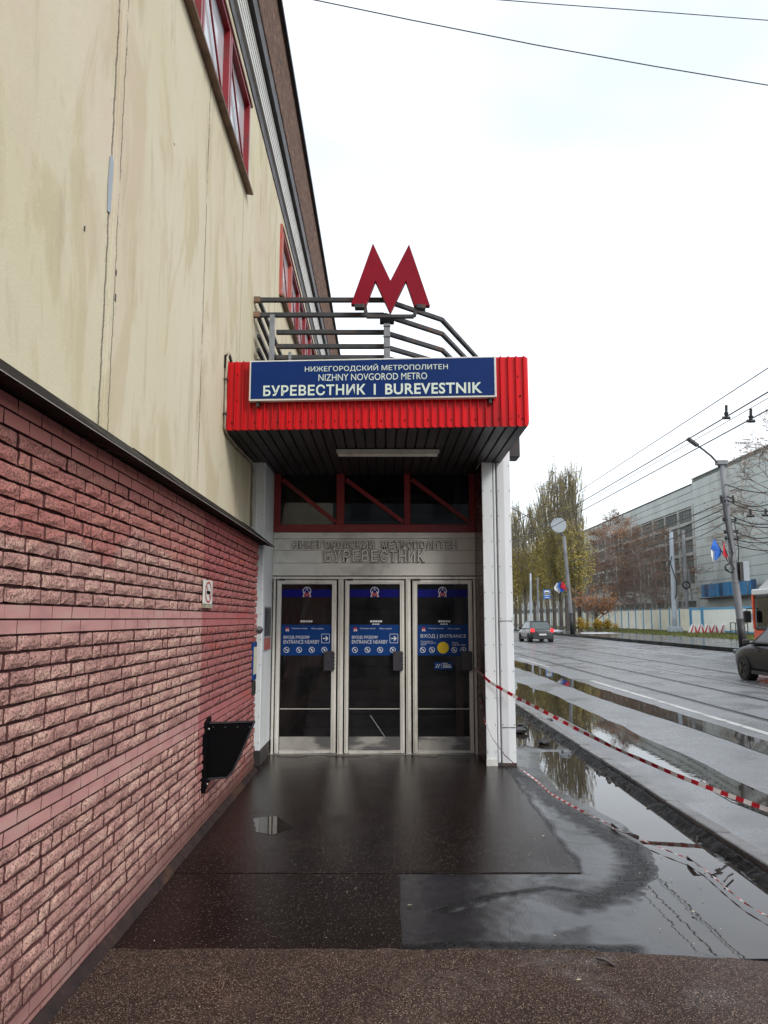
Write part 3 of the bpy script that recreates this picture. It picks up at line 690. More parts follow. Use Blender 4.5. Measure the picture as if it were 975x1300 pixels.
for r, (z0, rh, sm) in enumerate(rowz):
    y = .6+(.105 if r % 2 else 0)+(0 if sm else rn.uniform(0, .2))
    while y < BY1-.02:
        L = .2104 if sm else rn.choice([.105, .158, .158, .2104, .2104, .2104, .2104, .262, .315])
        if y+L > BY1:
            L = [q for q in LENS if y+q <= BY1+.04]
            if not L: break
            L = L[-1]
        bricks.append((y, z0, L, rh, sm, get_proto(L, rh, sm, rn), rn.uniform(-.004, .003) if not sm else rn.uniform(-.001, .001))); y += L
def apparent(b):
    yc = b[0]+b[2]/2; zc = b[1]
    if yc < 2.75: return -1
    r = (zc-EYE)/yc; ypix = 650-FPX*math.tan(math.atan(r)-TILT)
    return -1 if ypix > 1310 else b[2]/(yc*yc)
bricks.sort(key=apparent, reverse=True)
rest = {True: MB(), False: MB()}
for k, (y, z0, L, rh, sm, (vs, fs, me), dx) in enumerate(bricks):
    if k < 298: place('brick', me, (BX-.035+dx, y+JT/2, z0+JH/2), wall)
    else:
        rest[sm].mesh([(BX-.035+dx+v[0], y+JT/2+v[1], z0+JH/2+v[2]) for v in vs], fs); nf_ = 1 if sm else 12; rest[sm].mi[-len(fs):] = [0]*nf_+[1]*(len(fs)-nf_)
rest[False].build('split_face_bricks', ['brick_rough', 'mortar'], wall)['kind'] = 'stuff'
rest[True].build('smooth_bricks', ['brick_smooth', 'mortar'], wall)['kind'] = 'stuff'
# dirty plinth lip at the foot
MB().prism([(BX-.03, -.02), (BX+.055, -.02), (BX+.035, .014), (BX+.01, .045), (BX-.03, .05)], 'y', -3, BY1-.01).build('plinth', 'plinth', wall)
# coping: lengths of sloped slab
cop = thing('wall_coping', (BX, 0, 2.47), 'mottled dark sloping ledge capping the brick wall', 'coping'); rn = random.Random(3); y = -4
while y < 9.0:
    L = min(1.25, 9.02-y); dz = rn.uniform(-.003, .003)
    MB().prism([(-1.283, 2.469+dz), (-1.275, 2.476+dz), (-1.578, 2.712+dz), (-1.578, 2.50), (-1.40, 2.499), (-1.30, 2.472+dz)], 'y', y+.002, y+L-.002).build('coping_slab', 'coping', cop); y += L
MB().tube([(-1.277, -4, 2.470), (-1.277, 9.02, 2.470)], .002, 6).build('drip_edge', 'gutter', cop)
# things on the wall
a = onx(256, 735, BX); b = onx(267, 768, BX)
ns = thing('no_smoking_sign', (BX+.012, (a.y+b.y)/2, (a.z+b.z)/2), 'small white no smoking sign with red ring on the brick wall', 'sign')
yc, zc = (a.y+b.y)/2, (a.z+b.z)/2; hw, hh = .15, .095
MB().box(BX+.006, BX+.018, yc-hw, yc+hw, zc-hh, zc+hh).build('plate', 'white_frame', ns, bevel=.003)
mb = MB()
for k in range(28):
    p, q = 2*math.pi*k/28, 2*math.pi*(k+1)/28
    mb.face([(BX+.0195, yc+rr*1.25*math.cos(t), zc+rr*math.sin(t)) for rr, t in ((.085, p), (.085, q), (.070, q), (.070, p))])
mb.face([(BX+.0195, yc+.075, zc-.06), (BX+.0195, yc+.085, zc-.05), (BX+.0195, yc-.075, zc+.06), (BX+.0195, yc-.085, zc+.05)])
mb.build('red_ring', 'logo_red', ns)
MB().box(BX+.0185, BX+.0205, yc-.06, yc+.06, zc-.014, zc+.010).build('cigarette', 'black_metal', ns)
MB().box(BX-.01, BX+.020, yc-.17, yc+.17, zc-.125, zc-.098).build('bracket', 'conduit', ns)
# black hood
hd = thing('black_vent_hood', (BX, 6.3, .3), 'black sheet metal hood jutting from the lower brick wall', 'vent hood')
P = [ony(x, y, 6.34) for x, y in ((262, 918), (323.5, 915.5), (310, 948), (296.4, 978), (288.5, 987), (272.7, 989), (262, 993))]
hp = [(BX, P[0].z), (P[1].x, P[1].z), (P[2].x, P[2].z), (P[3].x, P[3].z), (P[4].x, P[4].z), (BX, P[5].z)]
hf = [(x, 6.34, z) for x, z in hp]; hk = [(x-(.09 if x > BX else 0), 6.78, z-(.10 if z > .7 else 0)) for x, z in hp]
MB().mesh(hf+hk, [(0, 1, 2, 3, 4, 5), (11, 10, 9, 8, 7, 6)]+[(i, i+6, (i+1) % 6+6, (i+1) % 6) for i in range(6)]).build('hood', 'black_metal', hd, bevel=.004)
mb = MB()
for (xa_, za_), (xb_, zb_) in zip(hp[:5], hp[1:]): mb.bar((xa_, 6.335, za_), (xb_, 6.335, zb_), .012, .014)
mb.build('rim_seam', 'lock', hd)
for t_ in (.15, .4, .65, .9): MB().tube([(BX+(P[1].x-BX)*t_, 6.336, P[0].z-.03), (BX+(P[1].x-BX)*t_, 6.328, P[0].z-.03)], .006, 8).build('rivet', 'lock', hd)
MB().prism([(6.26, P[0].z+.01), (6.40, P[0].z+.045), (6.40, P[5].z-.02), (6.24, P[5].z-.09)], 'x', BX-.01, BX+.028).build('mounting_flange', 'black_metal', hd)
for zz in (P[0].z-.04, P[5].z-.03): MB().tube([(BX+.03, 6.30, zz), (BX+.036, 6.30, zz)], .007, 8).build('bolt', 'alu', hd)
# notice and black box near the entrance end of the wall
a = onx(322, 816, BX+.03); b = onx(327, 862, BX+.03)
nb = thing('notice_board', (BX, a.y, b.z), 'blue edged cream notice at the entrance end of the brick wall', 'notice')
MB().box(BX-.005, BX+.016, 8.42, 8.66, b.z, a.z).build('board', 'sticker_blue', nb, bevel=.003)
MB().box(BX+.0165, BX+.0185, 8.45, 8.64, b.z+.06, a.z-.05).build('paper', 'cream_paper', nb)
a = onx(322, 866, BX+.03); b = onx(326, 881, BX+.03)
jb = thing('junction_box', (BX, 8.55, b.z), 'small black box under the blue notice near the entrance', 'junction box')
MB().box(BX-.005, BX+.018, 8.46, 8.62, b.z, a.z).build('body', 'plastic', jb, bevel=.004); MB().box(BX+.019, BX+.022, 8.49, 8.59, b.z+.02, a.z-.02).build('lid', 'plastic', jb)
for zz, s, lab in ((1.62, .05, 'lump of grey foam by the wall end at door height'), ):
    q = onx(327, 800, BX); rock('foam_lump', (-1.40, 8.72, q.z), s, 'kerb', lab, 77, 'foam lump', 2, .8)

# ============================================================ YELLOW STATION BUILDING (left, above)
YX = -1.58
bl = thing('station_building', (YX, 4, 2.5), 'long pale yellow stucco station building with brown pebble roof band', 'building')
def panel(y0, y1, z0, z1, dx=0):
    MB().box(YX-.12, YX+dx, y0+.002, y1-.002, z0, z1).build('wall_panel', 'stucco', bl, bevel=.003)
W0, W1 = 6.53, 7.56
seams = [-4, -.3, 1.95, 4.22, 6.45, 9.24]
rn = random.Random(9)
for a, b in zip(seams[:-1], seams[1:-1]): panel(a, b, 2.45, W0, rn.uniform(-.002, .002))
MB().prism([(6.452, 2.45), (9.238, 2.45), (9.238, 8.28), (8.24, 8.28), (8.24, W0), (6.452, W0)], 'x', YX-.12, YX).build('wall_panel', 'stucco', bl)
y = 9.24; back = [9.24]
while y < 70: y += 2.25; back.append(y)
for a, b in zip(back[1:], back[2:]): panel(a, b, .0, W0, rn.uniform(-.002, .002))
MB().prism([(9.242, 2.45), (11.488, 2.45), (11.488, W0), (11.10, W0), (11.10, 8.28), (9.242, 8.28)], 'x', YX-.12, YX+.001).build('wall_panel', 'stucco', bl)
MB().box(YX-.12, YX+.001, -4, 8.238, W1+.002, 8.28).build('wall_band', 'stucco', bl)
MB().box(YX-.12, YX+.001, 11.102, back[-1], W1+.002, 8.28).build('wall_band', 'stucco', bl)
MB().box(YX-.6, YX-.125, -4, back[-1], 0, 9.0).build('wall_core', 'dark_room', bl)
MB().box(YX-3, YX-.6, back[-1]-.2, back[-1], 0, 9.0).build('wall_end', 'stucco', bl)
# window bands with frame bars, diagonal braces and panes
def window_unit(y0, y1, peel=False):
    wf = MB(); t = .055
    wf.box(YX-.05, YX+.035, y0, y0+t, W0+.03, W1); wf.box(YX-.05, YX+.035, y1-t, y1, W0+.03, W1)
    wf.box(YX-.05, YX+.034, y0+t, y1-t, W0+.03, W0+.03+t); wf.box(YX-.05, YX+.034, y0+t, y1-t, W1-t, W1)
    f = wf.build('window', 'red_peel' if peel else 'red_frame', bl)
    MB().box(YX-.035, YX-.027, y0+t, y1-t, W0+.03+t, W1-t).build('pane', 'window_sky_tint', f)
    MB().bar((YX-.005, y0+t, W1-t-.02), (YX-.005, y1-t, W0+.03+t+.02), .018, .028).build('brace', 'red_frame', f)
    return f
y = 8.23
while y > -3: window_unit(y-1.13, y-.012); y -= 1.14
y = 11.16; first = True
while y < 56:
    window_unit(y, y+1.128, first); first = False; y += 1.14
    if y > 24 and int(y) % 9 == 0: y += 2
for a, b in ((-4, 8.30), (11.10, 60)):
    MB().prism([(YX, W0-.05), (YX+.075, W0-.06), (YX+.08, W0-.045), (YX, W0+.032)], 'y', a, b).build('window_sill', 'trim_copper', bl)
    MB().box(YX, YX+.05, a, b, W1+.0, W1+.035).build('window_head', 'trim_copper', bl)
MB().box(YX, YX+.04, 11.04, 11.10, W0-.06, W1+.04).build('window_jamb', 'red_peel', bl)
yend = back[-1]
MB().box(YX, YX+.015, -4, yend, 7.86, 8.04).build('dark_joint', 'dark_trim', bl)
for k in range(5):
    z0 = 8.05+k*.10
    MB().prism([(YX+.0, z0), (YX+.045, z0+.01), (YX+.045, z0+.075), (YX+.0, z0+.088)], 'y', -4, yend).build('gutter_rib', 'gutter', bl)
MB().box(YX-.12, YX-.0, -4, yend, 8.285, 8.9).build('band_backing', 'dark_trim', bl)
MB().box(YX-.12, YX+.10, -4, yend, 8.56, 8.80).build('eave_soffit', 'dark_trim', bl)
y = -4
while y < yend:
    MB().box(YX-.10, YX+.115, y+.008, min(y+3, yend)-.008, 8.80, 10.05).build('roof_fascia_slab', 'pebble', bl, bevel=.01); y += 3
MB().box(YX-.14, YX+.175, -4, yend, 10.052, 10.12).build('roof_edge', 'dark_trim', bl)
MB().box(YX-8, YX-.141, -4, yend, 9.0, 10.0).build('roof', 'dark_trim', bl)
MB().box(YX-8, YX-.61, -4, yend-.3, 0, 8.99).build('inner_block', 'dark_room', bl)
# grey exposed scar in the plaster
q = onx(139, 235, YX)
MB().prism([(q.y-.02, q.z-.17), (q.y+.025, q.z-.16), (q.y+.035, q.z+.15), (q.y+.01, q.z+.19), (q.y-.02, q.z+.17), (q.y-.03, q.z)], 'x', YX+.001, YX+.006).build('plaster_scar', 'box_grey', bl)
for x, y, s in ((107, 290, .012), (146, 378, .02), (147, 346, .014), (221, 183, .008)):
    q = onx(x, y, YX); MB().prism([(q.y-s*.6, q.z-s), (q.y+s*.5, q.z-s*1.2), (q.y+s*.4, q.z+s*1.5), (q.y-s*.3, q.z+s)], 'x', YX+.001, YX+.004).build('plaster_hole', 'dark_trim', bl)

# ============================================================ ENTRANCE PAVILION
DY = 9.81; CY = 9.04; PX0, PX1 = -1.41, 1.16; CX = 1.50
pv = thing('entrance_pavilion', (0, CY, 0), 'metro station entrance with red corrugated canopy, white columns and three glazed doors', 'building')
# left pier and right column: folded white metal sheets
MB().box(-1.579, PX0-.002, CY, DY+.3, .16, 3.62).build('pier', 'white_metal', pv, bevel=.006)
MB().box(-1.579, PX0+.004, CY-.006, DY-.05, -.02, .158).build('pier_plinth', 'dark_trim', pv)
MB().box(-1.52, -1.505, CY-.006, CY, .2, 3.5).build('pier_seam', 'siding', pv)
col = [(1.162, CY), (1.285, CY-.004), (1.292, CY+.045), (1.335, CY+.045), (1.342, CY-.002), (1.42, CY-.012), (CX, CY), (CX, CY+.55), (1.162, CY+.55)]
MB().prism(col, 'z', .02, 3.86).build('column', 'white_metal', pv, bevel=.004)
MB().prism([(1.158, CY-.03), (1.285, CY-.022), (1.285, CY+.0), (1.158, CY)], 'z', .0, .07).build('column_foot', 'white_frame', pv)
MB().box(1.288, CX+.005, CY-.012, CY+.2, -.02, .03).build('column_base', 'rail', pv)
MB().tube([(1.313, CY+.028, .02), (1.313, CY+.028, 3.86)], .014, 8).build('column_pipe', 'white_metal', pv)
for zz in (.42, 1.62):
    MB().box(1.345, CX-.002, CY-.0165, CY-.008, zz, zz+.004).build('sheet_seam', 'dark_trim', pv)
rv = MB()
for i in range(12):
    for x in (1.175, 1.27, 1.355, 1.487): rv.tube([(x, CY-.002, .15+i*.3), (x, CY-.010, .15+i*.3)], .005, 6)
rv.build('rivets', 'dark_trim', pv)['kind'] = 'stuff'
rv = MB()
for i in range(12):
    for x in (-1.56, -1.428): rv.tube([(x, CY+.002, .25+i*.29), (x, CY-.006, .25+i*.29)], .005, 6)
rv.build('rivets', 'dark_trim', pv)['kind'] = 'stuff'
MB().box(CX+.0, CX+.13, CY+.02, CY+.28, 3.56, 3.84).build('rainwater_box', 'dark_trim', pv, bevel=.01)
MB().box(PX1, PX1+.02, CY+.02, DY+.02, 0, 3.5).build('stone_lining', 'marble', pv)
# side and back walls, roof
MB().box(1.20, CX-.004, CY+.551, 15, 0, 3.86).build('side_wall', 'white_metal', pv)
MB().box(-1.579, CX, 15, 15.2, 0, 3.86).build('back_wall', 'white_metal', pv)
MB().box(-1.579, CX+.04, CY-.2, 15.25, 3.862, 3.98).build('roof', 'dark_trim', pv)
# cream siding boards over the doors, with raised letters
zl = [ony(475, y, DY).z for y in (731, 715, 699, 684, 676)]
for a, b in zip(zl, zl[1:]): MB().box(PX0, PX1, DY-.018, DY+.05, a+.002, b-.002).build('siding_board', 'siding', pv, bevel=.003)
MB().box(PX0, PX1, DY-.005, DY+.045, zl[0], zl[-1]).build('siding_backing', 'dark_trim', pv)
def sided(o, letter_rim):  # merges a wider brown rim into each letter and browns its sides
    k0 = len(o.data.vertices); b = bmesh.new(); b.from_mesh(o.data); b.from_mesh(letter_rim.data); b.to_mesh(o.data); b.free()
    gm_ = letter_rim.data; bpy.data.objects.remove(letter_rim); bpy.data.meshes.remove(gm_)
    lo = min(v.co.y for v in o.data.vertices)
    o.data.materials.append(M['letter_rim']); b = bmesh.new(); b.from_mesh(o.data)
    for f in b.faces: f.material_index = 0 if abs(f.normal.y) > .7 and f.calc_center_median().y < lo+.004 else 1
    b.to_mesh(o.data); b.free(); return o
def raised(word, xa, xb, ya, yb, missing=()):
    A = ony(xa, ya, DY-.02); Bq = ony(xb, yb, DY-.02); n = len(word); pitch = (Bq.x-A.x)/n
    for i, ch in enumerate(word):
        if ch == ' ' or i in missing: continue
        x = A.x+i*pitch; rn = random.Random(i*3+n); dz = rn.uniform(-.004, .004)
        wdt = pitch*(.74 if ch not in 'Ж' else .86)
        o = sided(text(ch, x+pitch*.1, x+pitch*.1+wdt, Bq.z+dz, A.z+dz, DY-.018, 'letter_metal', pv, bold=.012, depth=.026, name='letter'), text(ch, x+pitch*.1-.006, x+pitch*.1+wdt+.006, Bq.z+dz-.006, A.z+dz+.006, DY-.018, 'letter_metal', pv, bold=.05, depth=.004, name='letter'))
raised('НИЖЕГОРОДСКИЙ МЕТРОПОЛИТЕН', 372, 581, 687, 696.5)
raised('БУРЕВЕСТНИК', 411, 541, 698.5, 713.5)
# transom: red frame, mullions, braces, panes
TZ0 = ony(475, 676, DY).z; TB = ony(475, 666, DY).z; TT = 3.50
tx = [ony(x, 670, DY).x for x in (345, 356, 427, 437, 513, 521, 596, 606)]
MB().box(PX0+.001, PX1-.001, DY-.035, DY+.03, TZ0+.002, TB).build('transom_rail', 'red_frame', pv, bevel=.004)
for a, b in ((0, 1), (2, 3), (4, 5), (6, 7)): MB().box(max(tx[a], PX0+.001), min(tx[b], PX1-.001), DY-.03, DY+.03, TB+.001, TT).build('transom_mullion', 'red_frame', pv, bevel=.004)
for a, b in ((1, 2), (3, 4), (5, 6)):
    MB().box(tx[a], tx[b], DY+.0, DY+.008, TB, TT).build('transom_pane', 'window_glass', pv)
    MB().bar((tx[a]+.02, DY-.025, TT-.08), (tx[b]-.01, DY-.025, TB+.03), .028, .05).build('transom_brace', 'red_frame', pv)
# interior
ins = pv
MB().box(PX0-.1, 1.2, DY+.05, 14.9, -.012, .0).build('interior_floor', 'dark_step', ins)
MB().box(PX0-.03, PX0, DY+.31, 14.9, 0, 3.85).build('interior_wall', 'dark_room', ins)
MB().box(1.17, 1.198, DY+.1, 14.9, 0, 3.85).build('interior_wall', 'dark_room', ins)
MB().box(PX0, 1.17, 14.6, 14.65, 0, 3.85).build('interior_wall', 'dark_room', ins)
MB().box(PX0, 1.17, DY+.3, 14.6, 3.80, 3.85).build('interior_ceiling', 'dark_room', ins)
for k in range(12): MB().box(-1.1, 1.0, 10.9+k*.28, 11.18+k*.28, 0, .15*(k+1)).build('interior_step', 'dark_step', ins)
q1 = ony(395, 745, 10.4); q2 = ony(362, 860, 10.4)
MB().bar((q1.x, 10.4, q1.z), (q2.x, 10.4, q2.z), .05, .09).build('interior_handrail', 'dark_step', ins)
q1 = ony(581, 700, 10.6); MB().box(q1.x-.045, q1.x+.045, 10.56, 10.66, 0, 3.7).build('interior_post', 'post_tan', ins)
MB().box(-1.35, .2, 10.9, 10.95, 2.62, 3.02).build('reflection_panel', 'siding', ins)  # pale boards added indoors, standing in for a building reflected in the transoms
MB().box(.36, 1.13, 10.5, 10.55, 2.72, 3.06).build('reflection_panel', 'siding', ins)

# door set: fixed frame
JZ = ony(475, 732, DY).z
MB().box(PX0, PX1, DY-.03, DY+.04, JZ-.035, JZ-.001).build('door_frame', 'alu', pv, bevel=.004)
def dx(x): return ony(x, 850, DY).x
for a, b in ((345.4, 348.5), (428.8, 435.6), (515.3, 521.6), (601.8, 605.8)):
    x0, x1 = max(dx(a), PX0), min(dx(b), PX1-.003)
    MB().box(x0, x1, DY-.026, DY+.04, .0, JZ-.036).build('door_frame', 'alu', pv, bevel=.005)
    if x1-x0 > .04: MB().box((x0+x1)/2-.011, (x0+x1)/2+.011, DY-.034, DY-.027, .0, JZ-.05).build('frame_bead', 'alu', pv)
MB().box(PX0, PX1, DY-.06, DY+.04, -.008, .006).build('threshold', 'alu_dark', pv)
# doors
ZT = ony(475, 736.8, DY).z; ZB = .012
doors = [(350.2, 426.7, 356, 421), (437.5, 513.4, 443, 508), (524, 600.5, 530, 595.3)]
for i, (a, b, ga, gb) in enumerate(doors):
    x0, x1, g0, g1 = dx(a), dx(b), dx(ga), dx(gb)
    d = MB(); y0, y1 = DY-.035, DY+.012; GZ1 = ony(475, 741.8, DY).z; KZ1 = ony(475, 935, DY).z; KZ0 = ony(475, 953, DY).z
    d.box(x0, g0, y0, y1, ZB, ZT).box(g1, x1, y0, y1, ZB, ZT).box(g0, g1, y0, y1, GZ1, ZT).box(g0, g1, y0, y1, ZB, KZ0)
    door = thing('door', (x0, DY, 0), None, None); door.parent = pv; door.location = Vector((x0, DY, 0))-ORG[pv]
    door['label'] = ['left glazed door with entrance nearby sticker', 'middle glazed door, scratched, with entrance nearby sticker', 'right glazed door with entrance sticker and yellow dot'][i]
    d.build('leaf_frame', 'alu', door, bevel=.004)
    bd = MB(); t = .012
    for (q0, q1, w0, w1) in ((x0+.018, x0+.018+t, ZB+.02, ZT-.02), (x1-.018-t, x1-.018, ZB+.02, ZT-.02)): bd.box(q0, q1, y0-.006, y0, w0, w1)
    bd.box(x0+.018+t, x1-.018-t, y0-.006, y0, ZT-.032, ZT-.02).box(x0+.018+t, x1-.018-t, y0-.006, y0, ZB+.02, ZB+.032)
    bd.build('bead', 'alu', door)
    gk = MB(); e = .006
    gk.box(g0, g0+e, y0+.012, y0+.02, KZ1, GZ1).box(g1-e, g1, y0+.012, y0+.02, KZ1, GZ1).box(g0, g1, y0+.012, y0+.02, GZ1-e, GZ1).build('gasket', 'dark_trim', door)
    MB().box(g0, g1, DY-.012, DY-.006, KZ1, GZ1).build('pane', 'door_glass', door)
    MB().box(g0, g1, DY-.028, DY-.004, KZ0, KZ1).build('kick_plate', 'kick', door, bevel=.002)
    zb = ony(475, 899.8, DY).z
    MB().box(g0, g1, DY-.022, DY-.013, zb-.004, zb+.006).build('glazing_bar', 'gutter', door)
    lx0, lx1 = dx(a+61.3), dx(b-2.2); lz0, lz1 = ony(475, 851, DY).z, ony(475, 826.5, DY).z
    lk = MB().box(lx0, lx1, DY-.085, DY-.036, lz0, lz1).build('lock_box', 'lock', door, bevel=.004)
    sp = MB()
    for k in range(5): sp.box(lx1-.012, lx1+.006, DY-.075, DY-.04, lz0+.02+k*.042, lz0+.045+k*.042)
    sp.build('hinge_knuckle', 'black_metal', lk)
    MB().box(x0+.02, x0+.10, DY-.05, DY-.036, ZT-.004, ZT+.018).build('closer', 'rail', door)
    # blue top band with the round metro emblem, on the glass
    s0, s1 = g0+.004, g1-.004
    bz0, bz1 = ony(475, 758.2, DY).z, ony(475, 748.2, DY).z
    wh = ['left', 'middle', 'right'][i]
    st = thing('window_film', (s0, DY-.013, bz0), 'dark blue film band with metro emblem at the top of the %s door' % wh, 'sticker', 'blue film bands with metro emblem')
    MB().box(s0, s1, DY-.0135, DY-.0125, bz0, bz1).build('band', 'band_blue', st)
    cx = (g0+g1)/2; cz = ony(475, 750.5, DY).z; r = .054
    w_ = MB(); disc(w_, cx, cz, r, DY-.014); w_.build('emblem_ring', 'white_letter', st)
    w_ = MB(); disc(w_, cx, cz, r*.84, DY-.0153); w_.build('emblem_disc', 'band_blue', st)
    w_ = MB(); w_.prism([(cx-.008, cz+.012), (cx+.008, cz+.012), (cx+.005, cz+.038), (cx-.005, cz+.038)], 'y', DY-.0178, DY-.0165); w_.prism([(cx-.024, cz+.014), (cx+.024, cz+.014), (cx+.0, cz+.024)], 'y', DY-.0178, DY-.0165); w_.build('emblem_mark', 'white_letter', st)
    def mshape(cx, z0, W, H): return [(cx-W/2, z0), (cx-W*.25, z0+H), (cx, z0+H*.45), (cx+W*.25, z0+H), (cx+W/2, z0), (cx+W*.24, z0), (cx+W*.17, z0+H*.5), (cx, z0+H*.02), (cx-W*.17, z0+H*.5), (cx-W*.24, z0)]
    MB().prism(mshape(cx, cz-.073, .108, .078), 'y', DY-.0185, DY-.0180).build('emblem_outline', 'white_letter', st)
    MB().prism(mshape(cx, cz-.068, .084, .062), 'y', DY-.0205, DY-.0190).build('emblem_letter', 'logo_red', st)
    # information sticker
    pz0, pz1 = ony(475, 832, DY).z, ony(475, 793, DY).z
    Ys = DY-.014
    po = thing('information_sticker', (s0, Ys, pz0), ['blue entrance nearby sticker with arrow on the left door', 'blue entrance nearby sticker with arrow on the middle door', 'blue entrance sticker crossed by a yellow dot on the right door'][i], 'sticker', 'blue information stickers on the doors')
    MB().box(s0, s1, Ys-.001, Ys+.0005, pz0, pz1).build('film', 'sticker_blue', po)
    Wd = s1-s0; Hd = pz1-pz0; Yt = Ys-.0012
    def U(u): return s0+u*Wd
    def V(v): return pz1-v*Hd
    lg = MB(); disc(lg, U(.12), V(.15), .026, Yt-.0005); lg.build('emblem_disc', 'logo_red', po)
    lg = MB(); lg.prism(mshape(U(.12), V(.22), .045, .036), 'y', Yt-.0018, Yt-.001); lg.build('emblem_letter', 'white_letter', po)
    text('Станция метро', U(.21), U(.52), V(.15), V(.10), Yt, 'white_letter', po, .01)
    text('Metro station', U(.60), U(.84), V(.15), V(.10), Yt, 'white_letter', po)
    if i < 2:
        text('ВХОД РЯДОМ', U(.05), U(.56), V(.47), V(.36), Yt, 'white_letter', po, .014)
        text('ENTRANCE NEARBY', U(.05), U(.76), V(.62), V(.50), Yt, 'white_letter', po, .0)
        q = MB(); x0_, x1_, z0_, z1_ = U(.80), U(.965), V(.60), V(.30); t = .005
        q.box(x0_, x1_, Yt-.001, Yt, z0_, z0_+t).box(x0_, x1_, Yt-.001, Yt, z1_-t, z1_).box(x0_, x0_+t, Yt-.001, Yt, z0_, z1_).box(x1_-t, x1_, Yt-.001, Yt, z0_, z1_)
        q.build('arrow_frame', 'white_letter', po)
        xm, zm = (x0_+x1_)/2, (z0_+z1_)/2
        MB().prism([(xm-.033, zm-.006), (xm+.012, zm-.006), (xm-.004, zm-.024), (xm+.008, zm-.030), (xm+.036, zm), (xm+.008, zm+.030), (xm-.004, zm+.024), (xm+.012, zm+.006), (xm-.033, zm+.006)], 'y', Yt-.001, Yt).build('arrow', 'white_letter', po)
        us = (.11, .36, .61, .86)
    else:
        text('ВХОД | ENTRANCE', U(.06), U(.955), V(.46), V(.31), Yt, 'white_letter', po, .004)
        text('Пожалуйста,\nпридерживайте\nдверь', U(.06), U(.36), V(.68), V(.52), Yt, 'white_letter', po)
        text('Please,\nhold the door', U(.68), U(.95), V(.68), V(.56), Yt, 'white_letter', po)
        yd = MB(); disc(yd, U(.50), V(.75), .072, Yt-.003, 32, .001); yd.build('yellow_dot', 'yellow', po)
        us = (.10, .28, .72, .90)
    for kk, u in enumerate(us):
        pm = MB(); c0, c1, r0 = U(u), V(.82), .036
        ring(pm, c0, c1, r0*.82, r0, Yt-.001)
        pm.face([(c0-r0*.66, Yt-.001, c1+r0*.50), (c0-r0*.50, Yt-.001, c1+r0*.66), (c0+r0*.66, Yt-.001, c1-r0*.50), (c0+r0*.50, Yt-.001, c1-r0*.66)])
        shp = [[(-.5, -.1), (.1, -.1), (.1, .05), (.5, .05), (.5, .2), (-.2, .2)], [(-.15, -.6), (.15, -.6), (.2, .1), (0, .55), (-.2, .1)], [(-.45, -.4), (.45, -.4), (.2, .0), (.2, .5), (-.1, .5), (-.1, .05)], [(-.2, -.6), (.1, -.55), (.1, -.1), (.35, .2), (.15, .55), (-.15, .4)]][kk]
        pm.prism([(c0+x*r0*.8, c1+z*r0*.8) for x, z in shp], 'y', Yt-.0008, Yt-.0002)
        pm.build('pictogram', 'white_letter', po)
    # small printed hours above the sticker
    hz0, hz1 = ony(475, 789.6, DY).z, ony(475, 788, DY).z
    hr = thing('opening_hours_sticker', (cx, Ys, hz0), 'tiny white lettering above the blue sticker on the %s door' % wh, 'sticker', 'tiny white letterings on the door glass')
    q = MB()
    for kk in range(5): q.box(cx-.075+.02*(i > 0)+kk*.031, cx-.051+.02*(i > 0)+kk*.031, Ys-.001, Ys, hz0-.004, hz1+.004)
    if i:
        for kk in range(3): q.box(cx-.03+kk*.032, cx-.005+kk*.032, Ys-.001, Ys, hz0-.034, hz0-.020)
    q.build('print_line', 'white_letter', hr)
    if i == 2:
        x0_, x1_ = dx(551.4), dx(574.8); z0_, z1_ = ony(475, 849.8, DY).z, ony(475, 840.5, DY).z
        sm = thing('phone_sticker', (x0_, Ys, z0_), 'small blue contact sticker below the entrance sticker on the right door', 'sticker')
        MB().box(x0_, x1_, Ys-.001, Ys+.0005, z0_, z1_).build('film', 'sticker_blue', sm)
        L_ = x1_-x0_; q = MB()
        for (ux, uz) in ((.16, .62), (.22, .35), (.1, .35), (.28, .62)): q.box(x0_+L_*ux-.006, x0_+L_*ux+.006, Ys-.002, Ys-.0012, z0_+(z1_-z0_)*uz-.008, z0_+(z1_-z0_)*uz+.008)
        q.build('mark', 'white_letter', sm)
        q = MB().box(x0_+L_*.38, x0_+L_*.39, Ys-.002, Ys-.0012, z0_+.01, z1_-.01).build('divider', 'white_letter', sm)
        q = MB()
        for v0, v1, ue in ((.80, .88, .72), (.60, .66, .90), (.49, .55, .86), (.25, .40, .92)): q.box(x0_+L_*.46, x0_+L_*ue, Ys-.002, Ys-.0012, z0_+(z1_-z0_)*v0, z0_+(z1_-z0_)*v1)
        q.build('print_line', 'white_letter', sm)
# scratch on the middle door
q1 = ony(470, 908, DY-.013); q2 = ony(489, 936, DY-.013)
MB().bar((q1.x, q1.y, q1.z), (q2.x, q2.y, q2.z), .002, .003).build('scratch', 'white_letter', pv)
# mud by the thresholds
for (xa, xb, yy, sd_) in ((350, 395, 9.62, 3), (412, 470, 9.64, 4), (520, 560, 9.62, 5)):
    x0, x1 = dx(xa), dx(xb)
    ribbon_poly('mud', wobble([(x0, yy+.10), (x0+.1, yy-.02), (x1-.1, yy-.06), (x1, yy+.08), ((x0+x1)/2, yy+.14)], .015, .05, sd_), .003, 'mud', kind='stuff')
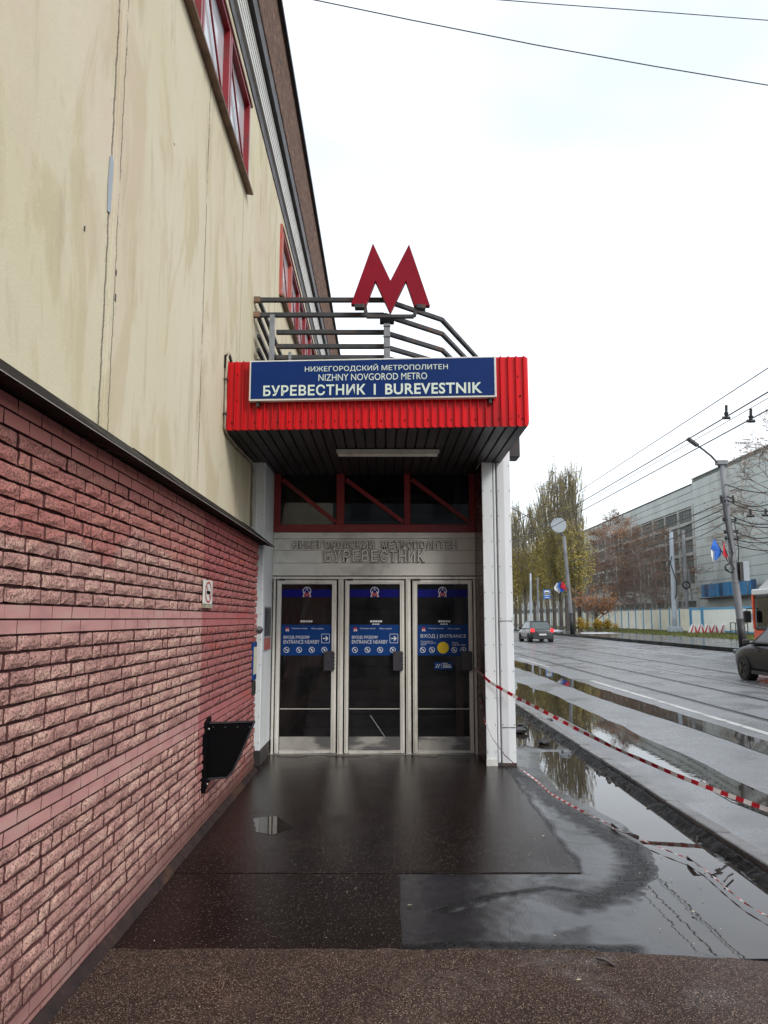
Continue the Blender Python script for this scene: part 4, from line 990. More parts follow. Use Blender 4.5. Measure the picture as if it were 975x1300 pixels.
# information plate on the pier's inner side
a = onx(335.5, 776, PX0+.01); b = onx(341.5, 827, PX0+.01)
ip = thing('information_plate', (PX0, 9.4, 1.4), 'narrow grey information board with red foot on the white pier left of the doors', 'notice board')
MB().box(PX0-.004, PX0+.010, 9.12, 9.66, 1.27, 1.79).build('board', 'box_grey', ip)
MB().box(PX0+.0105, PX0+.012, 9.14, 9.64, 1.28, 1.42).build('red_strip', 'red_peel', ip)
MB().box(PX0+.0105, PX0+.012, 9.14, 9.64, 1.44, 1.77).build('text_field', 'lock', ip)

# canopy: corrugated red front, cheeks, ribbed soffit
CL = Vector((-1.578, 7.42)); CR = Vector((1.385, 7.25)); CZ0, CZ1 = 3.483, 4.178
def corr(mb, a, b, z0, z1, pitch, depth, nrm):
    d = b-a; L = d.length; d.normalize(); n = Vector(nrm); k = int(L/pitch); pts = []
    for i in range(k+1):
        s0 = i*pitch
        for f, h in ((0, 0), (.36, 0), (.44, 1), (.56, 1), (.64, 0)):
            s = s0+f*pitch
            if s <= L: pts.append(a+d*s+n*(depth*h))
    pts.append(b.copy()); back = [p-n*.012 for p in pts]
    m = len(pts)
    vs = [(p.x, p.y, z0) for p in pts]+[(p.x, p.y, z1) for p in pts]+[(p.x, p.y, z0) for p in back]+[(p.x, p.y, z1) for p in back]
    fs = []
    for i in range(m-1):
        fs += [(i, i+1, m+i+1, m+i), (2*m+i+1, 2*m+i, 3*m+i, 3*m+i+1), (m+i, m+i+1, 3*m+i+1, 3*m+i), (i+1, i, 2*m+i, 2*m+i+1)]
    mb.mesh(vs, fs)
dirf = (CR-CL).normalized(); nf = Vector((dirf.y, -dirf.x))
mb = MB(); corr(mb, CL, CR, CZ0, CZ1, .0745, .030, nf); mb.build('canopy_front_sheet', 'red_sheet', pv)
mb = MB(); corr(mb, CR, Vector((1.40, CY-.02)), CZ0+.045, CZ1, .0745, .02, Vector((1, 0))); mb.build('canopy_side_sheet', 'red_sheet', pv)
MB().prism([(CL.x, CL.y+.014), (CR.x-.014, CR.y+.014), (1.385, CY-.01), (CL.x, CY-.01)], 'z', CZ1-.06, CZ1-.02).build('canopy_top', 'dark_trim', pv)
mb = MB()
for i in range(26):
    s = .08+i*.1135
    for zz in ((CZ0+.075,) if i % 1 == 0 else ()): p = CL+dirf*s+nf*.004; mb.tube([(p.x, p.y, zz), (p.x+nf.x*.006, p.y+nf.y*.006, zz)], .007, 6)
for s, zz in ((.12, CZ1-.13), (.12, CZ0+.30), (2.88, CZ1-.2), (2.9, CZ0+.3), (2.88, CZ0+.1), (2.6, CZ1-.2)):
    p = CL+dirf*s+nf*.004; mb.tube([(p.x, p.y, zz), (p.x+nf.x*.008, p.y+nf.y*.008, zz)], .009, 6)
mb.build('screws', 'black_metal', pv)['kind'] = 'stuff'
n = 28
for i in range(n):
    xa = -1.578+i*(1.398+1.578)/n; xb = xa+(1.398+1.578)/n
    yf = lambda x: CL.y+(x-CL.x)*(CR.y-CL.y)/(CR.x-CL.x)+.014
    yb_ = DY+.03 if xb < PX1 else CY-.003
    vs = []
    for x, zz in ((xa+.001, CZ0+.022), (xa+.012, CZ0+.004), (xb-.012, CZ0+.004), (xb-.001, CZ0+.022)):
        vs += [(x, yf(x), zz), (x, yb_, zz)]
    vs += [(xa+.001, yf(xa), CZ0+.04), (xa+.001, yb_, CZ0+.04), (xb-.001, yf(xb), CZ0+.04), (xb-.001, yb_, CZ0+.04)]
    MB().mesh(vs, [(0, 2, 3, 1), (2, 4, 5, 3), (4, 6, 7, 5), (8, 9, 11, 10), (0, 1, 9, 8), (6, 10, 11, 7), (0, 8, 10, 6, 4, 2), (1, 3, 5, 7, 11, 9)]).build('soffit_panel', 'soffit', pv)
MB().box(-1.578, PX1+.02, CY-.02, DY+.04, CZ0+.041, CZ0+.10).build('soffit_backing', 'dark_trim', pv)
# tube light
q1 = onz(427, 576.5, 3.43); q2 = onz(557, 578, 3.43)
tl = thing('tube_light', (q1.x, q1.y, 3.4), 'unlit white fluorescent tube light fixed under the canopy', 'light')
MB().box(q1.x, q2.x, q1.y-.035, q1.y+.035, 3.44, 3.48).build('housing', 'tube', tl, bevel=.005)
MB().tube([(q1.x+.02, q1.y, 3.422), (q2.x-.02, q1.y, 3.422)], .02, 10).build('tube', 'white_frame', tl)
# station sign
def sgn(s, z, off): p = CL+dirf*s+nf*off; return (p.x, p.y, z)
s0, s1 = .262, 2.668; z0, z1 = 3.752, 4.160
sb = thing('station_sign', sgn(s0, z0, .03), 'long blue station name sign with white frame on the red canopy', 'sign')
def fr(mb, sa, sb_, za, zb, o0, o1): mb.hexa([sgn(sa, za, o1), sgn(sb_, za, o1), sgn(sb_, za, o0), sgn(sa, za, o0)], [sgn(sa, zb, o1), sgn(sb_, zb, o1), sgn(sb_, zb, o0), sgn(sa, zb, o0)])
mb = MB(); fr(mb, s0, s1, z0, z1, .024, .085); mb.build('box', 'white_frame', sb, bevel=.004)
mb = MB(); fr(mb, s0+.018, s1-.018, z0+.02, z1-.014, .0855, .089); mb.build('face', 'blue_sign', sb)
mb = MB()
for s in (s0+.07, s1-.07): fr(mb, s, s+.025, z0-.05, z0, .02, .06)
mb.build('bracket', 'rail', sb)
slope = (CR.y-CL.y)/(CR.x-CL.x)
YT = CL.y-slope*CL.x-.0905
for body, xa, xb, ya, yb, bo in (('НИЖЕГОРОДСКИЙ МЕТРОПОЛИТЕН', 386.5, 568, 462, 471.5, .004), ('NIZHNY NOVGOROD METRO', 404, 542, 474, 482.5, .0), ('БУРЕВЕСТНИК', 333.5, 464, 488.3, 502, .022), ('|', 474.5, 477, 487.3, 501, .0), ('BUREVESTNIK', 489, 611.5, 486, 500, .022)):
    Ym = YT+slope*(((xa+xb)/2-487.5)*7.3/985)
    A = ony(xa, yb, Ym); Bq = ony(xb, ya, Ym)
    text(body, A.x, Bq.x, A.z, Bq.z, YT, 'sign_letter', sb, bo, .0015, slope=slope)
# cable running down the canopy's left edge
pc = thing('cable_conduit', (-1.55, 7.38, 3.4), 'beige cable looping over the left edge of the red canopy and down the wall', 'cable')
MB().tube([(-1.545, 7.60, 4.20), (-1.55, 7.5, 4.27), (-1.553, 7.43, 4.28), (-1.556, 7.385, 4.22), (-1.562, 7.37, 4.0), (-1.558, 7.375, 3.7), (-1.562, 7.37, 3.50), (-1.556, 7.5, 3.455), (-1.55, 7.9, 3.44), (-1.555, 8.4, 3.455), (-1.55, 8.9, 3.46), (-1.555, 9.0, 3.42), (-1.556, 9.015, 3.2), (-1.556, 9.015, 2.72)], .013, 8).build('conduit', 'conduit', pc, smooth=True)
MB().tube([(-1.545, 7.56, 4.19), (-1.55, 7.42, 4.26), (-1.57, 7.36, 4.23), (-1.572, 7.36, 4.1)], .009, 6).build('black_cable', 'black_metal', pc, smooth=True)
for zz in (3.63, 3.98): MB().box(-1.578, -1.54, 7.35, 7.385, zz, zz+.015).build('clip', 'rail', pc)

# roof railing
RY = 8.95
zr = [5.485, 5.294, 5.075, 4.897, 4.759]
rl = thing('roof_railing', (0, RY, 3.98), 'rusty dark grey pipe railing on the roof above the canopy', 'railing')
def sq(pts, wd, name='rail', m='rail'):
    mb = MB()
    for a, b in zip(pts, pts[1:]): mb.bar(a, b, wd, wd)
    return mb.build(name, m, rl, bevel=.004)
def bend(xa, xb, xc, z):
    A = Vector((.0, RY, z)); b = onz(*xb, z); c = onz(*xc, z); return A, b, c
corners = {0: ((487, 381), (561, 406), (606, 455)), 1: ((487, 400), (552, 423), (582, 455)), 2: ((486, 421), (552, 443), (566, 457)), 3: ((486, 439), (530, 453.5), (550, 461)), 4: ((486, 453), (520, 462), (540, 470))}
for k, z in enumerate(zr):
    A, b, c = bend(*corners[k], z)
    if k == 0: B0, C0 = b, c
    b = Vector((B0.x, B0.y, z)); c = Vector((C0.x+ (C0.x-B0.x)*.2, C0.y+(C0.y-B0.y)*.2, z))
    x_left = -1.52 if k < 2 else -1.30
    sq([(x_left, RY, z), A, b, c, (c.x+.02, c.y+2.2, z)], .052)
    sq([(-1.52, RY+.028, z-.03*(k > 0)), (-1.52, RY+4.2, z-.03*(k > 0))], .045)
def post(x, y, z1, m, wd=.05): return MB().box(x-wd/2, x+wd/2, y-wd/2, y+wd/2, 3.98, z1).build('post', m, rl, bevel=.003)
post(-1.345, RY-.055, 5.27, 'rail_light', .058); post(-1.25, RY+2.1, 5.46, 'rail'); post(-1.13, RY-.02, 4.82, 'rail_light', .035)
MB().box(-1.578, -1.50, RY-.03, RY+.03, zr[0]-.03, zr[0]+.035).build('wall_bracket', 'trim_copper', rl)
MB().box(-1.578, -1.50, RY-.03, RY+.03, zr[1]-.03, zr[1]+.035).build('wall_bracket', 'trim_copper', rl)

# the red M
MY = 8.80
def mp(x, y): q = ony(440+x/8.125, 300+y/8.125, MY); return (q.x, q.z)
ml = thing('metro_letter', (0.07, MY, 4.0), 'large red letter M standing on a grey post above the canopy', 'sign')
outl = [(272, 88), (452, 470), (643, 98), (858, 725), (700, 725), (612, 470), (452, 800), (298, 470), (203, 720), (48, 710)]
MB().prism([mp(*p) for p in outl], 'y', MY-.04, MY+.05).build('letter', 'red_letter', ml)
q = [mp(*p) for p in ((85, 731), (190, 731), (205, 828), (695, 828), (730, 731), (815, 740), (420, 870), (452, 870))]
mb = MB(); mb.bar((q[0][0], MY, q[0][1]), (q[1][0], MY, q[1][1]), .10, .045); mb.build('foot', 'rail', ml)
mb = MB(); mb.bar((q[4][0]-.01, MY, q[4][1]), (q[5][0], MY, q[5][1]), .10, .045); mb.build('foot', 'rail', ml)
mb = MB()
for a, b in ((1, 2), (2, 3), (3, 4)): mb.bar((q[a][0], MY, q[a][1]), (q[b][0], MY, q[b][1]), .045, .042)
mb.build('cradle', 'rail', ml, bevel=.004)
xp = .035
MB().box(xp-.085, xp+.085, MY-.04, MY+.05, q[6][1]-.03, q[6][1]+.02).build('bracket', 'black_metal', ml)
MB().box(xp-.038, xp+.038, MY-.02, MY+.05, 3.98, q[6][1]-.03).build('post', 'rail_light', ml, bevel=.005)
for zz in (4.82, 4.95, 5.08): MB().box(xp-.045, xp+.045, MY-.026, MY-.0205, zz, zz+.012).build('strap', 'rail', ml)

# ============================================================ ACROSS THE ROAD
# factory
FX = 50.0
fc = thing('factory', (FX, 120, 0), 'huge pale green panelled factory with a grid of dusty windows across the road', 'building')
Y0, YS, YE = 50.0, 123.8, 290.0
MB().box(FX+.12, FX+30, Y0, YS, 0, 23.9).build('wall', 'fac_joint', fc)
MB().box(FX+.14, FX+30, YS, YE, 0, 23.1).build('wall', 'fac_joint', fc)
MB().box(FX-.05, FX+.4, Y0, YS-.01, 24.0, 24.15).build('roof_edge', 'fac_frame', fc)
MB().box(FX-.10, FX+.4, YS+.01, YE, 23.2, 23.36).build('roof_edge', 'dark_trim', fc)
pm_ = {}
def fpanel(y, z, L, H):
    k = (round(L, 2), round(H, 2))
    if k not in pm_:
        me = bpy.data.meshes.new('panel'); b = MB().box(0, .12, .03, L-.03, .03, H-.03)
        me.from_pydata(b.v, [], b.f); me.materials.append(M['fac_panel']); pm_[k] = me
    place('panel', pm_[k], (FX+random.uniform(-.025, .015), y, z), fc)
zz = .2
hts = [1.5]*3+[1.34]*14
rows = []
for h in hts: rows.append((zz, h)); zz += h
npan = 0
for r, (z, h) in enumerate(rows):
    y = 70.0
    while y < YS-.5:
        L = min(6.0 if y < 98 else 5.2, YS-y)
        if z > 2.0 or y > 95:
            fpanel(y, z, L, h); npan += 1
        y += L
WY1 = 123.2; wz = [19.55-2.53*k for k in range(5)]          # top of each window row
far = MB()
y = YS
while y < YE:
    for (z, h) in ((19.75, 1.13), (20.9, 1.13), (22.05, 1.1)):
        if y < 165: fpanel(y, z, 6.2, h)
        else: far.box(FX, FX+.12, y+.03, y+6.17, z+.03, z+h-.03)
    y += 6.2
MB().box(FX+.05, FX+.2, YS, YE, 0, 3.1).build('base_wall', 'fac_panel', fc)
if far.v: far.build('far_panels', 'fac_panel', fc)['kind'] = 'stuff'
# window frames share one mesh each size
def wmesh(L, H):
    f = MB(); t = .20
    f.box(-.04, .3, 0, t, 0, H).box(-.04, .3, L-t, L, 0, H).box(-.04, .3, t, L-t, 0, .16).box(-.04, .3, t, L-t, H-.16, H)
    me = bpy.data.meshes.new('window'); me.from_pydata(f.v, [], f.f); me.materials.append(M['fac_frame'])
    b = MB()
    for i in range(1, 4): b.box(.10, .16, i*L/4-.05, i*L/4+.05, .16, H-.16)
    b.box(.09, .15, t, L-t, H*.62-.05, H*.62+.05)
    mb_ = bpy.data.meshes.new('glazing_bars'); mb_.from_pydata(b.v, [], b.f); mb_.materials.append(M['fac_bar'])
    p = MB().box(.18, .2, t, L-t, .16, H-.16); mp_ = bpy.data.meshes.new('pane'); mp_.from_pydata(p.v, [], p.f); mp_.materials.append(M['fac_glass'])
    return me, mb_, mp_
WM = wmesh(5.9, 2.35); WS = wmesh(5.9, 1.35)
y = YS+.3; c = 0
while y < YE-7:
    for k, zt in enumerate(wz):
        o = place('window', WM[0], (FX, y, zt-2.35), fc); ORG[o] = Vector((0, 0, 0))
        for nm, me in (('glazing_bars', WM[1]), ('pane', WM[2])):
            q = bpy.data.objects.new(nm, me); COL.objects.link(q); q.parent = o
        MB().box(FX-.02, FX+.12, y, y+6.16, zt-2.53, zt-2.352).build('spandrel', 'fac_frame', fc) if y < 200 else None
    o = place('window', WS[0], (FX, y, 4.6-1.35), fc)
    for nm, me in (('glazing_bars', WS[1]), ('pane', WS[2])):
        q = bpy.data.objects.new(nm, me); COL.objects.link(q); q.parent = o
    MB().box(FX-.12, FX+.12, y+5.92, y+6.18, 3, 19.7).build('mullion_column', 'fac_frame', fc) if y < 260 else None
    MB().box(FX+.0, FX+.12, y, y+5.9, 4.62, 7.0).build('panel', 'fac_panel', fc)
    y += 6.2; c += 1
MB().box(FX-.10, FX+.12, YS-.35, YS+.28, 3, 20.0).build('mullion_column', 'fac_frame', fc)
for k in range(14):      # blue awning sheets
    ya = 101.5+k*1.28
    o_ = random.Random(k).uniform(0, .25); MB().box(FX-1.1-o_, FX-1.0-o_, ya, ya+1.2, 4.85, 6.75).build('awning_sheet', 'awning' if k % 4 else 'awning_dark', fc)
MB().box(FX-1.2, FX+.0, 101, 120, 4.55, 4.72).build('awning_shadow_board', 'dark_trim', fc)

# fence
FN = 36.0
fe = thing('concrete_fence', (FN, 90, 0), 'long cream concrete fence with pale blue posts in front of the factory', 'fence')
y = 91.5; n_ = 0
pk = MB().box(0, .12, .22, 3.23, .15, 2.75); pme = bpy.data.meshes.new('fence_panel'); pme.from_pydata(pk.v, [], pk.f); pme.materials.append(M['fence_cream'])
kk = MB().box(-.06, .18, 0, .21, 0, 2.85); kme = bpy.data.meshes.new('fence_post'); kme.from_pydata(kk.v, [], kk.f); kme.materials.append(M['fence_blue'])
while y < 300 and n_ < 64:
    place('fence_panel', pme, (FN, y, 0), fe); place('fence_post', kme, (FN, y, 0), fe); y += 3.3; n_ += 1
MB().box(FN-.02, FN+.14, 91.5, y, 0, .145).build('fence_base', 'concrete', fe)
fw = thing('concrete_fence', (FN, 80, 0), 'white fence section framed in pale blue beside the leaning lamp pole', 'fence')
for (a, b) in ((88.2, 91.3), (79.1, 88.0), (70, 78.9), (61, 69.8), (52, 60.8)):
    MB().box(FN, FN+.12, a+.25, b-.25, .35, 2.6).build('fence_panel', 'fence_white', fw)
    MB().box(FN-.05, FN+.16, a-.0, a+.24, 0, 2.9).build('fence_post', 'fence_blue', fw); MB().box(FN-.05, FN+.16, b-.24, b-.0, 0, 2.9).build('fence_post', 'fence_blue', fw)
    MB().box(FN-.03, FN+.15, a+.25, b-.25, 2.61, 2.82).build('top_rail', 'fence_blue', fw); MB().box(FN-.03, FN+.15, a+.25, b-.25, .2, .34).build('bottom_rail', 'fence_blue', fw)
    MB().box(FN-.02, FN+.14, a+.25, b-.25, 0, .19).build('fence_base', 'concrete', fw)
nt_ = thing('fence_notice', (FN-.05, 77, 1.5), 'small square notice with faint print on the white fence', 'sign')
MB().box(FN-.03, FN-.002, 75.6, 76.9, 1.45, 2.2).build('plate', 'cream_paper', nt_); MB().box(FN-.034, FN-.031, 75.8, 76.7, 1.6, 2.05).build('print', 'box_grey', nt_)

# snow strips, grass tufts on the verge
for pts, sd_ in ((((730, 800), (775, 799.5), (800, 801), (838, 799), (836, 797.5), (775, 796.6), (735, 797)), 1), (((676, 801.5), (704, 802), (716, 800.8), (704, 799.4), (680, 799.6)), 2), (((796, 796), (818, 795.6), (822, 796.8), (800, 797.4)), 3), (((735, 803.2), (770, 803.0), (790, 803.8), (765, 804.3), (738, 804.2)), 4), (((898, 795), (935, 796), (950, 797), (930, 798), (900, 796.8)), 5)):
    P_ = [tuple(onz(x, y, .065)[:2]) for x, y in pts]
    o = ribbon_poly('snow_patch', wobble(P_, .25, 1.6, sd_), .065 if sd_ != 5 else .07, 'snow', kind='stuff')
    tag(o, ['thin old snow along the hedge foot', 'snow streak by the parked pole and bus stop', 'snow patch at the cream fence', 'snow streak at the road side of the hedge', 'snow strip before the white fence'][sd_-1], 'snow')
rn = random.Random(4); mb = MB()
for _ in range(9000):
    y = 55+rn.random()**1.3*75; x = rn.uniform(27.2, 35.8); h = rn.uniform(.05, .28); a = rn.uniform(0, 3.1); c, s = math.cos(a)*.09, math.sin(a)*.09
    mb.face([(x-c, y-s, .03), (x+c, y+s, .03), (x+rn.uniform(-.1, .1), y, .03+h)])
tag(mb.build('grass_tufts', 'grass'), 'rough autumn grass on the verge before the fences', 'grass', kind='stuff')

# red and white barrier blocks
for i, x in enumerate((880.5, 889.5, 898.5, 907, 918.5)):
    q = onz(x, 804.5, .04); s = 1.0
    t = thing('barrier_block', (q.x, q.y, .03), ['leftmost red and white striped barrier block by the white fence', 'second red and white barrier block from the left', 'middle one of the five red and white barrier blocks', 'fourth red and white barrier block from the left', 'rightmost red and white barrier block, apart from the rest'][i], 'barrier', 'red and white barrier blocks')
    MB().prism([(q.x-.55, .03), (q.x+.55, .03), (q.x+.45, .35), (q.x+.16, 1.0), (q.x-.12, 1.0), (q.x-.40, .35)], 'y', q.y-.25, q.y+.25).build('block', 'barrier_white', t, bevel=.03)
    MB().prism([(q.x-.50, .06), (q.x-.30, .06), (q.x-.02, .97), (q.x-.10, .97), (q.x-.36, .36)], 'y', q.y-.26, q.y-.251).build('red_stripe', 'flag_red', t)
    MB().prism([(q.x+.10, .06), (q.x+.34, .06), (q.x+.17, .8), (q.x+.08, .8)], 'y', q.y-.26, q.y-.251).build('red_stripe', 'flag_red', t)
# small pedestrian railing
a = onz(928, 806, .03); b = onz(950, 809, .03)
gr = thing('street_railing', a, 'short dark pedestrian railing left of the bus', 'railing')
for f in (0, .33, .66, 1): p = a.lerp(b, f); MB().tube([(p.x, p.y, 0), (p.x, p.y, 1.25)], .045, 6).build('post', 'rail', gr)
for zz in (.5, 1.22): MB().tube([(a.x, a.y, zz), (b.x, b.y, zz)], .04, 6).build('rail', 'rail', gr)

# ---- poles
def pole(name, xb, yb, xt, yt, r0, r1, m, label, z0=0.0, tar=None, cat='pole'):
    base = onz(xb, yb, .02); top = ony(xt, yt, base.y)
    t = thing(name, base, label, cat)
    mb = MB(); mb.tube([base.lerp(top, k/6) for k in range(7)], r0, 12, r1); mb.build('shaft', m, t, smooth=True)
    if tar: MB().tube([base, base.lerp(top, tar)], r0*1.04, 12, r0*1.01).build('tarred_foot', 'pole_tar', t, smooth=True)
    return t, base, top
lp, lb, lt = pole('lamp_pole', 944, 824, 916, 589, .20, .145, 'concrete', 'leaning concrete lamp pole with flags and grey box, black at its foot', tar=.16, cat='lamp post')
def along(b, t, ypx):  # point of a pole at a photo row
    lo, hi = 0, 1
    for _ in range(30):
        m_ = (lo+hi)/2; p = b.lerp(t, m_); d = (p-Vector((0, 0, EYE))); f_ = d.y*math.cos(TILT)+d.z*math.sin(TILT); yy = 650-FPX*(d.z*math.cos(TILT)-d.y*math.sin(TILT))/f_
        if yy > ypx: lo = m_
        else: hi = m_
    return b.lerp(t, lo)
MB().box(lt.x-.28, lt.x+.28, lt.y-.2, lt.y+.2, lt.z-.05, lt.z+.18).build('cap', 'concrete', lp)
arm = [ony(x, y, lb.y) for x, y in ((913.5, 594), (911, 588), (903, 579), (893, 571), (884, 564.5))]
MB().tube(arm, .06, 8).build('arm', 'lamp_grey', lp, smooth=True)
h0, h1 = ony(886, 566, lb.y), ony(872.5, 556.5, lb.y)
MB().bar(h0, h1, .34, .15).build('lamp_head', 'lamp_grey', lp, bevel=.03)
for yp in (634, 640, 700, 712, 738): p = along(lb, lt, yp); MB().tube([(p.x, p.y, p.z-.05), (p.x, p.y, p.z+.05)], .205, 12).build('strap', 'rail_light', lp)
q0, q1 = ony(938, 713, lb.y-.1), ony(949.5, 738, lb.y-.1)
MB().box(q0.x+.1, q1.x, lb.y-.35, lb.y+.1, q1.z, q0.z).build('utility_box', 'box_grey', lp, bevel=.02)
MB().box(q0.x-.05, q0.x+.098, lb.y-.30, lb.y+.05, q1.z+.03, q0.z-.03).build('box_bracket', 'dark_trim', lp)
cbl = MB()
pts = [ony(x, y, lb.y-.2) for x, y in ((917, 632), (919.5, 650), (923, 672), (927, 690), (930, 703), (926, 716), (921, 718), (921.5, 724), (928, 727), (932, 722), (929, 716))]
cbl.tube(pts, .045, 6)
cbl.tube([ony(x, y, lb.y-.2) for x, y in ((929, 714), (922, 717), (920, 721), (926, 726), (931, 727))], .04, 6)
cbl.tube([ony(x, y, lb.y-.25) for x, y in ((932, 660), (936, 684), (938, 700), (937, 714))], .025, 6)
cbl.build('loose_cable', 'wire', lp, smooth=True)
for yp in (632, 637, 660, 676, 684):
    p = along(lb, lt, yp)
    MB().tube([(p.x-.30, p.y-.1, p.z), (p.x+.38, p.y-.1, p.z)], .035, 6).build('crossbar', 'insul', lp)
    for xx in (-.3, .36): MB().tube([(p.x+xx, p.y-.1, p.z-.1), (p.x+xx, p.y-.1, p.z+.12)], .06, 6).build('insulator', 'insul', lp)
def flagpair(base_x, yb, Y, f1, s1, label, f2, s2):
    pass
def cloth(name, poly, Y, m, parent, depth=.25, th=.02):
    """hanging cloth: outline points (photo pixels at distance Y) with folds"""
    P_ = [ony(x, y, Y) for x, y in poly]; cx_ = sum(p.x for p in P_)/len(P_)
    mb = MB(); n = len(P_); fr_ = [(p.x, Y+math.sin((p.x-cx_)*9)*depth*.5, p.z) for p in P_]
    mb.face(fr_)
    mb.face([(x, y+th, z) for x, y, z in fr_][::-1])
    for i in range(n): a, b = fr_[i], fr_[(i+1) % n]; mb.face([a, b, (b[0], b[1]+th, b[2]), (a[0], a[1]+th, a[2])])
    return mb.build(name, m, parent)
fl = thing('flag', ony(922, 712, lb.y-.3), 'white and blue flag hanging from a staff on the leaning lamp pole', 'flag')
Yf = lb.y-.35
MB().tube([ony(925, 714, Yf), ony(906, 683.5, Yf)], .025, 6).build('staff', 'dark_trim', fl)
cloth('blue_cloth', [(906, 684), (916, 699), (915.5, 705), (908, 712), (906, 709), (907, 700), (901.5, 697), (903, 692)], Yf, 'flag_blue', fl)
cloth('white_cloth', [(901.5, 698), (907, 700.5), (905.5, 709), (907.5, 712.5), (905.5, 713), (902, 706)], Yf-.03, 'flag_white', fl)
fl = thing('flag', ony(925, 712, lb.y-.5), 'red flag hanging beside the white and blue one on the leaning lamp pole', 'flag')
MB().tube([ony(927, 714, Yf-.1), ony(917, 686, Yf-.1)], .025, 6).build('staff', 'dark_trim', fl)
cloth('cloth', [(917, 686.5), (925, 703.5), (924, 711), (921.5, 707), (916.5, 704.5), (917.5, 697)], Yf-.1, 'flag_red', fl)

p2, b2_, t2 = pole('lamp_pole', 727, 806, 716, 681, .22, .17, 'concrete', 'tall leaning pole with pale round disc on top beside the poplars', tar=.22, cat='lamp post')
dc = ony(709, 667, b2_.y)
MB().tube([(dc.x, dc.y-.2, dc.z), (dc.x, dc.y+.12, dc.z)], .76, 28).build('round_disc', 'disc', p2)
MB().tube([t2, ony(711, 677, b2_.y), ony(705, 668, b2_.y+.2)], .09, 6).build('disc_arm', 'lamp_grey', p2)
MB().tube([t2, ony(703, 660, b2_.y+.4)], .05, 6).build('bracket', 'lamp_grey', p2)
Yf = b2_.y-.5
fl = thing('flag', ony(720, 748, Yf), 'white blue red flags on the pole with the round disc', 'flag')
MB().tube([ony(722, 750, Yf), ony(712.5, 737.5, Yf)], .04, 6).build('staff', 'dark_trim', fl)
cloth('white_cloth', [(707, 739.5), (710, 741.5), (709, 746), (712, 750), (710.5, 753.5), (704, 748.5), (703.5, 745.5)], Yf, 'flag_white', fl, .4)
cloth('blue_cloth', [(708.5, 740.5), (711.5, 738.5), (712.5, 743), (717, 749), (714, 752), (711, 750), (708.3, 745)], Yf-.05, 'flag_blue', fl, .4)
cloth('red_cloth', [(713.2, 737.5), (718.5, 743.5), (719.5, 750), (716.5, 749.5), (711.2, 745.5), (712, 742)], Yf-.1, 'flag_red', fl, .4)
# tram stop sign
sp_b = onz(694.5, 802.5, .03); ts = thing('tram_stop_sign', sp_b, 'blue and white tram stop sign on a thin post by the poplars', 'sign')
tp = ony(695, 757, sp_b.y)
MB().tube([(sp_b.x, sp_b.y, 0), (sp_b.x, sp_b.y, tp.z-.8)], .07, 8).build('post', 'lamp_grey', ts)
c0, c1 = ony(690.2, 759, sp_b.y-.15), ony(698.2, 748.5, sp_b.y-.15)
c0, c1 = ony(690.2, 760, sp_b.y-.15), ony(698.4, 748.5, sp_b.y-.15)
H_ = c1.z-c0.z; W_ = c1.x-c0.x; dz_ = -H_*.0
zA, zB = c0.z-.0, c1.z
# sign plate sits on the post
MB().box(c0.x, c1.x, sp_b.y-.15, sp_b.y-.10, zA, zB).build('plate', 'sign_bluew', ts)
MB().box(c0.x+.12, c1.x-.12, sp_b.y-.158, sp_b.y-.151, zA+H_*.35, zB-.12).build('white_field', 'white_frame', ts)
tm = MB(); xm = (c0.x+c1.x)/2
tm.box(xm-.28, xm+.28, sp_b.y-.165, sp_b.y-.159, zA+H_*.44, zA+H_*.56).box(xm-.20, xm+.20, sp_b.y-.165, sp_b.y-.159, zA+H_*.62, zA+H_*.72).box(xm-.24, xm-.19, sp_b.y-.165, sp_b.y-.159, zA+H_*.56, zA+H_*.62).box(xm+.19, xm+.24, sp_b.y-.165, sp_b.y-.159, zA+H_*.56, zA+H_*.62)
tm.build('tram_symbol', 'black_metal', ts)
MB().box(c0.x+.14, c1.x-.14, sp_b.y-.158, sp_b.y-.151, zA+H_*.10, zA+H_*.16).build('white_line', 'white_frame', ts)
MB().tube([(sp_b.x, sp_b.y, tp.z-.8), (sp_b.x, sp_b.y, zB)], .06, 8).build('post_top', 'lamp_grey', ts)
# other poles
p3, b3, t3 = pole('pole', 674.5, 802, 673.5, 728, .14, .11, 'pole_light', 'pale grey pole left of the tram stop sign')
p4, b4, t4 = pole('pole', 683.5, 801.5, 682.5, 733, .13, .11, 'concrete', 'thin dark grey pole between the pale pole and the tram stop sign')
p5, b5, t5 = pole('pole', 746, 797, 744.5, 711, .22, .18, 'concrete', 'grey pole standing behind the small orange tree')
p6, b6, t6 = pole('pole', 857, 803.5, 852, 674, .29, .22, 'pole_light', 'thick galvanised pole with square foot before the cream fence')
MB().box(b6.x-.7, b6.x+.7, b6.y-.6, b6.y+.6, 0, .7).build('foot_block', 'pole_light', p6, bevel=.05)
MB().tube([ony(853, 706, b6.y-.4), ony(851, 715, b6.y-.45), ony(855, 727, b6.y-.5), ony(859, 738, b6.y-.5), ony(859, 752, b6.y-.45), ony(857.5, 760, b6.y-.5)], .06, 6).build('loose_cable', 'wire', p6, smooth=True)
p7, b7, t7 = pole('pole', 873.5, 802.5, 867, 673, .24, .19, 'concrete', 'grey concrete pole with a black cable coil before the fences')
cc = ony(871, 742.5, b7.y-.5); rg = MB()
rg.tube([(cc.x+.42*math.cos(a*math.pi/10), cc.y, cc.z+.42*math.sin(a*math.pi/10)) for a in range(21)], .10, 8)
rg.build('cable_coil', 'wire', p7, smooth=True)
p8 = MB().tube([ony(879, 764, b7.y+1), ony(873.5, 722, b7.y+1)], .12, 8).build('strut', 'concrete', p7)

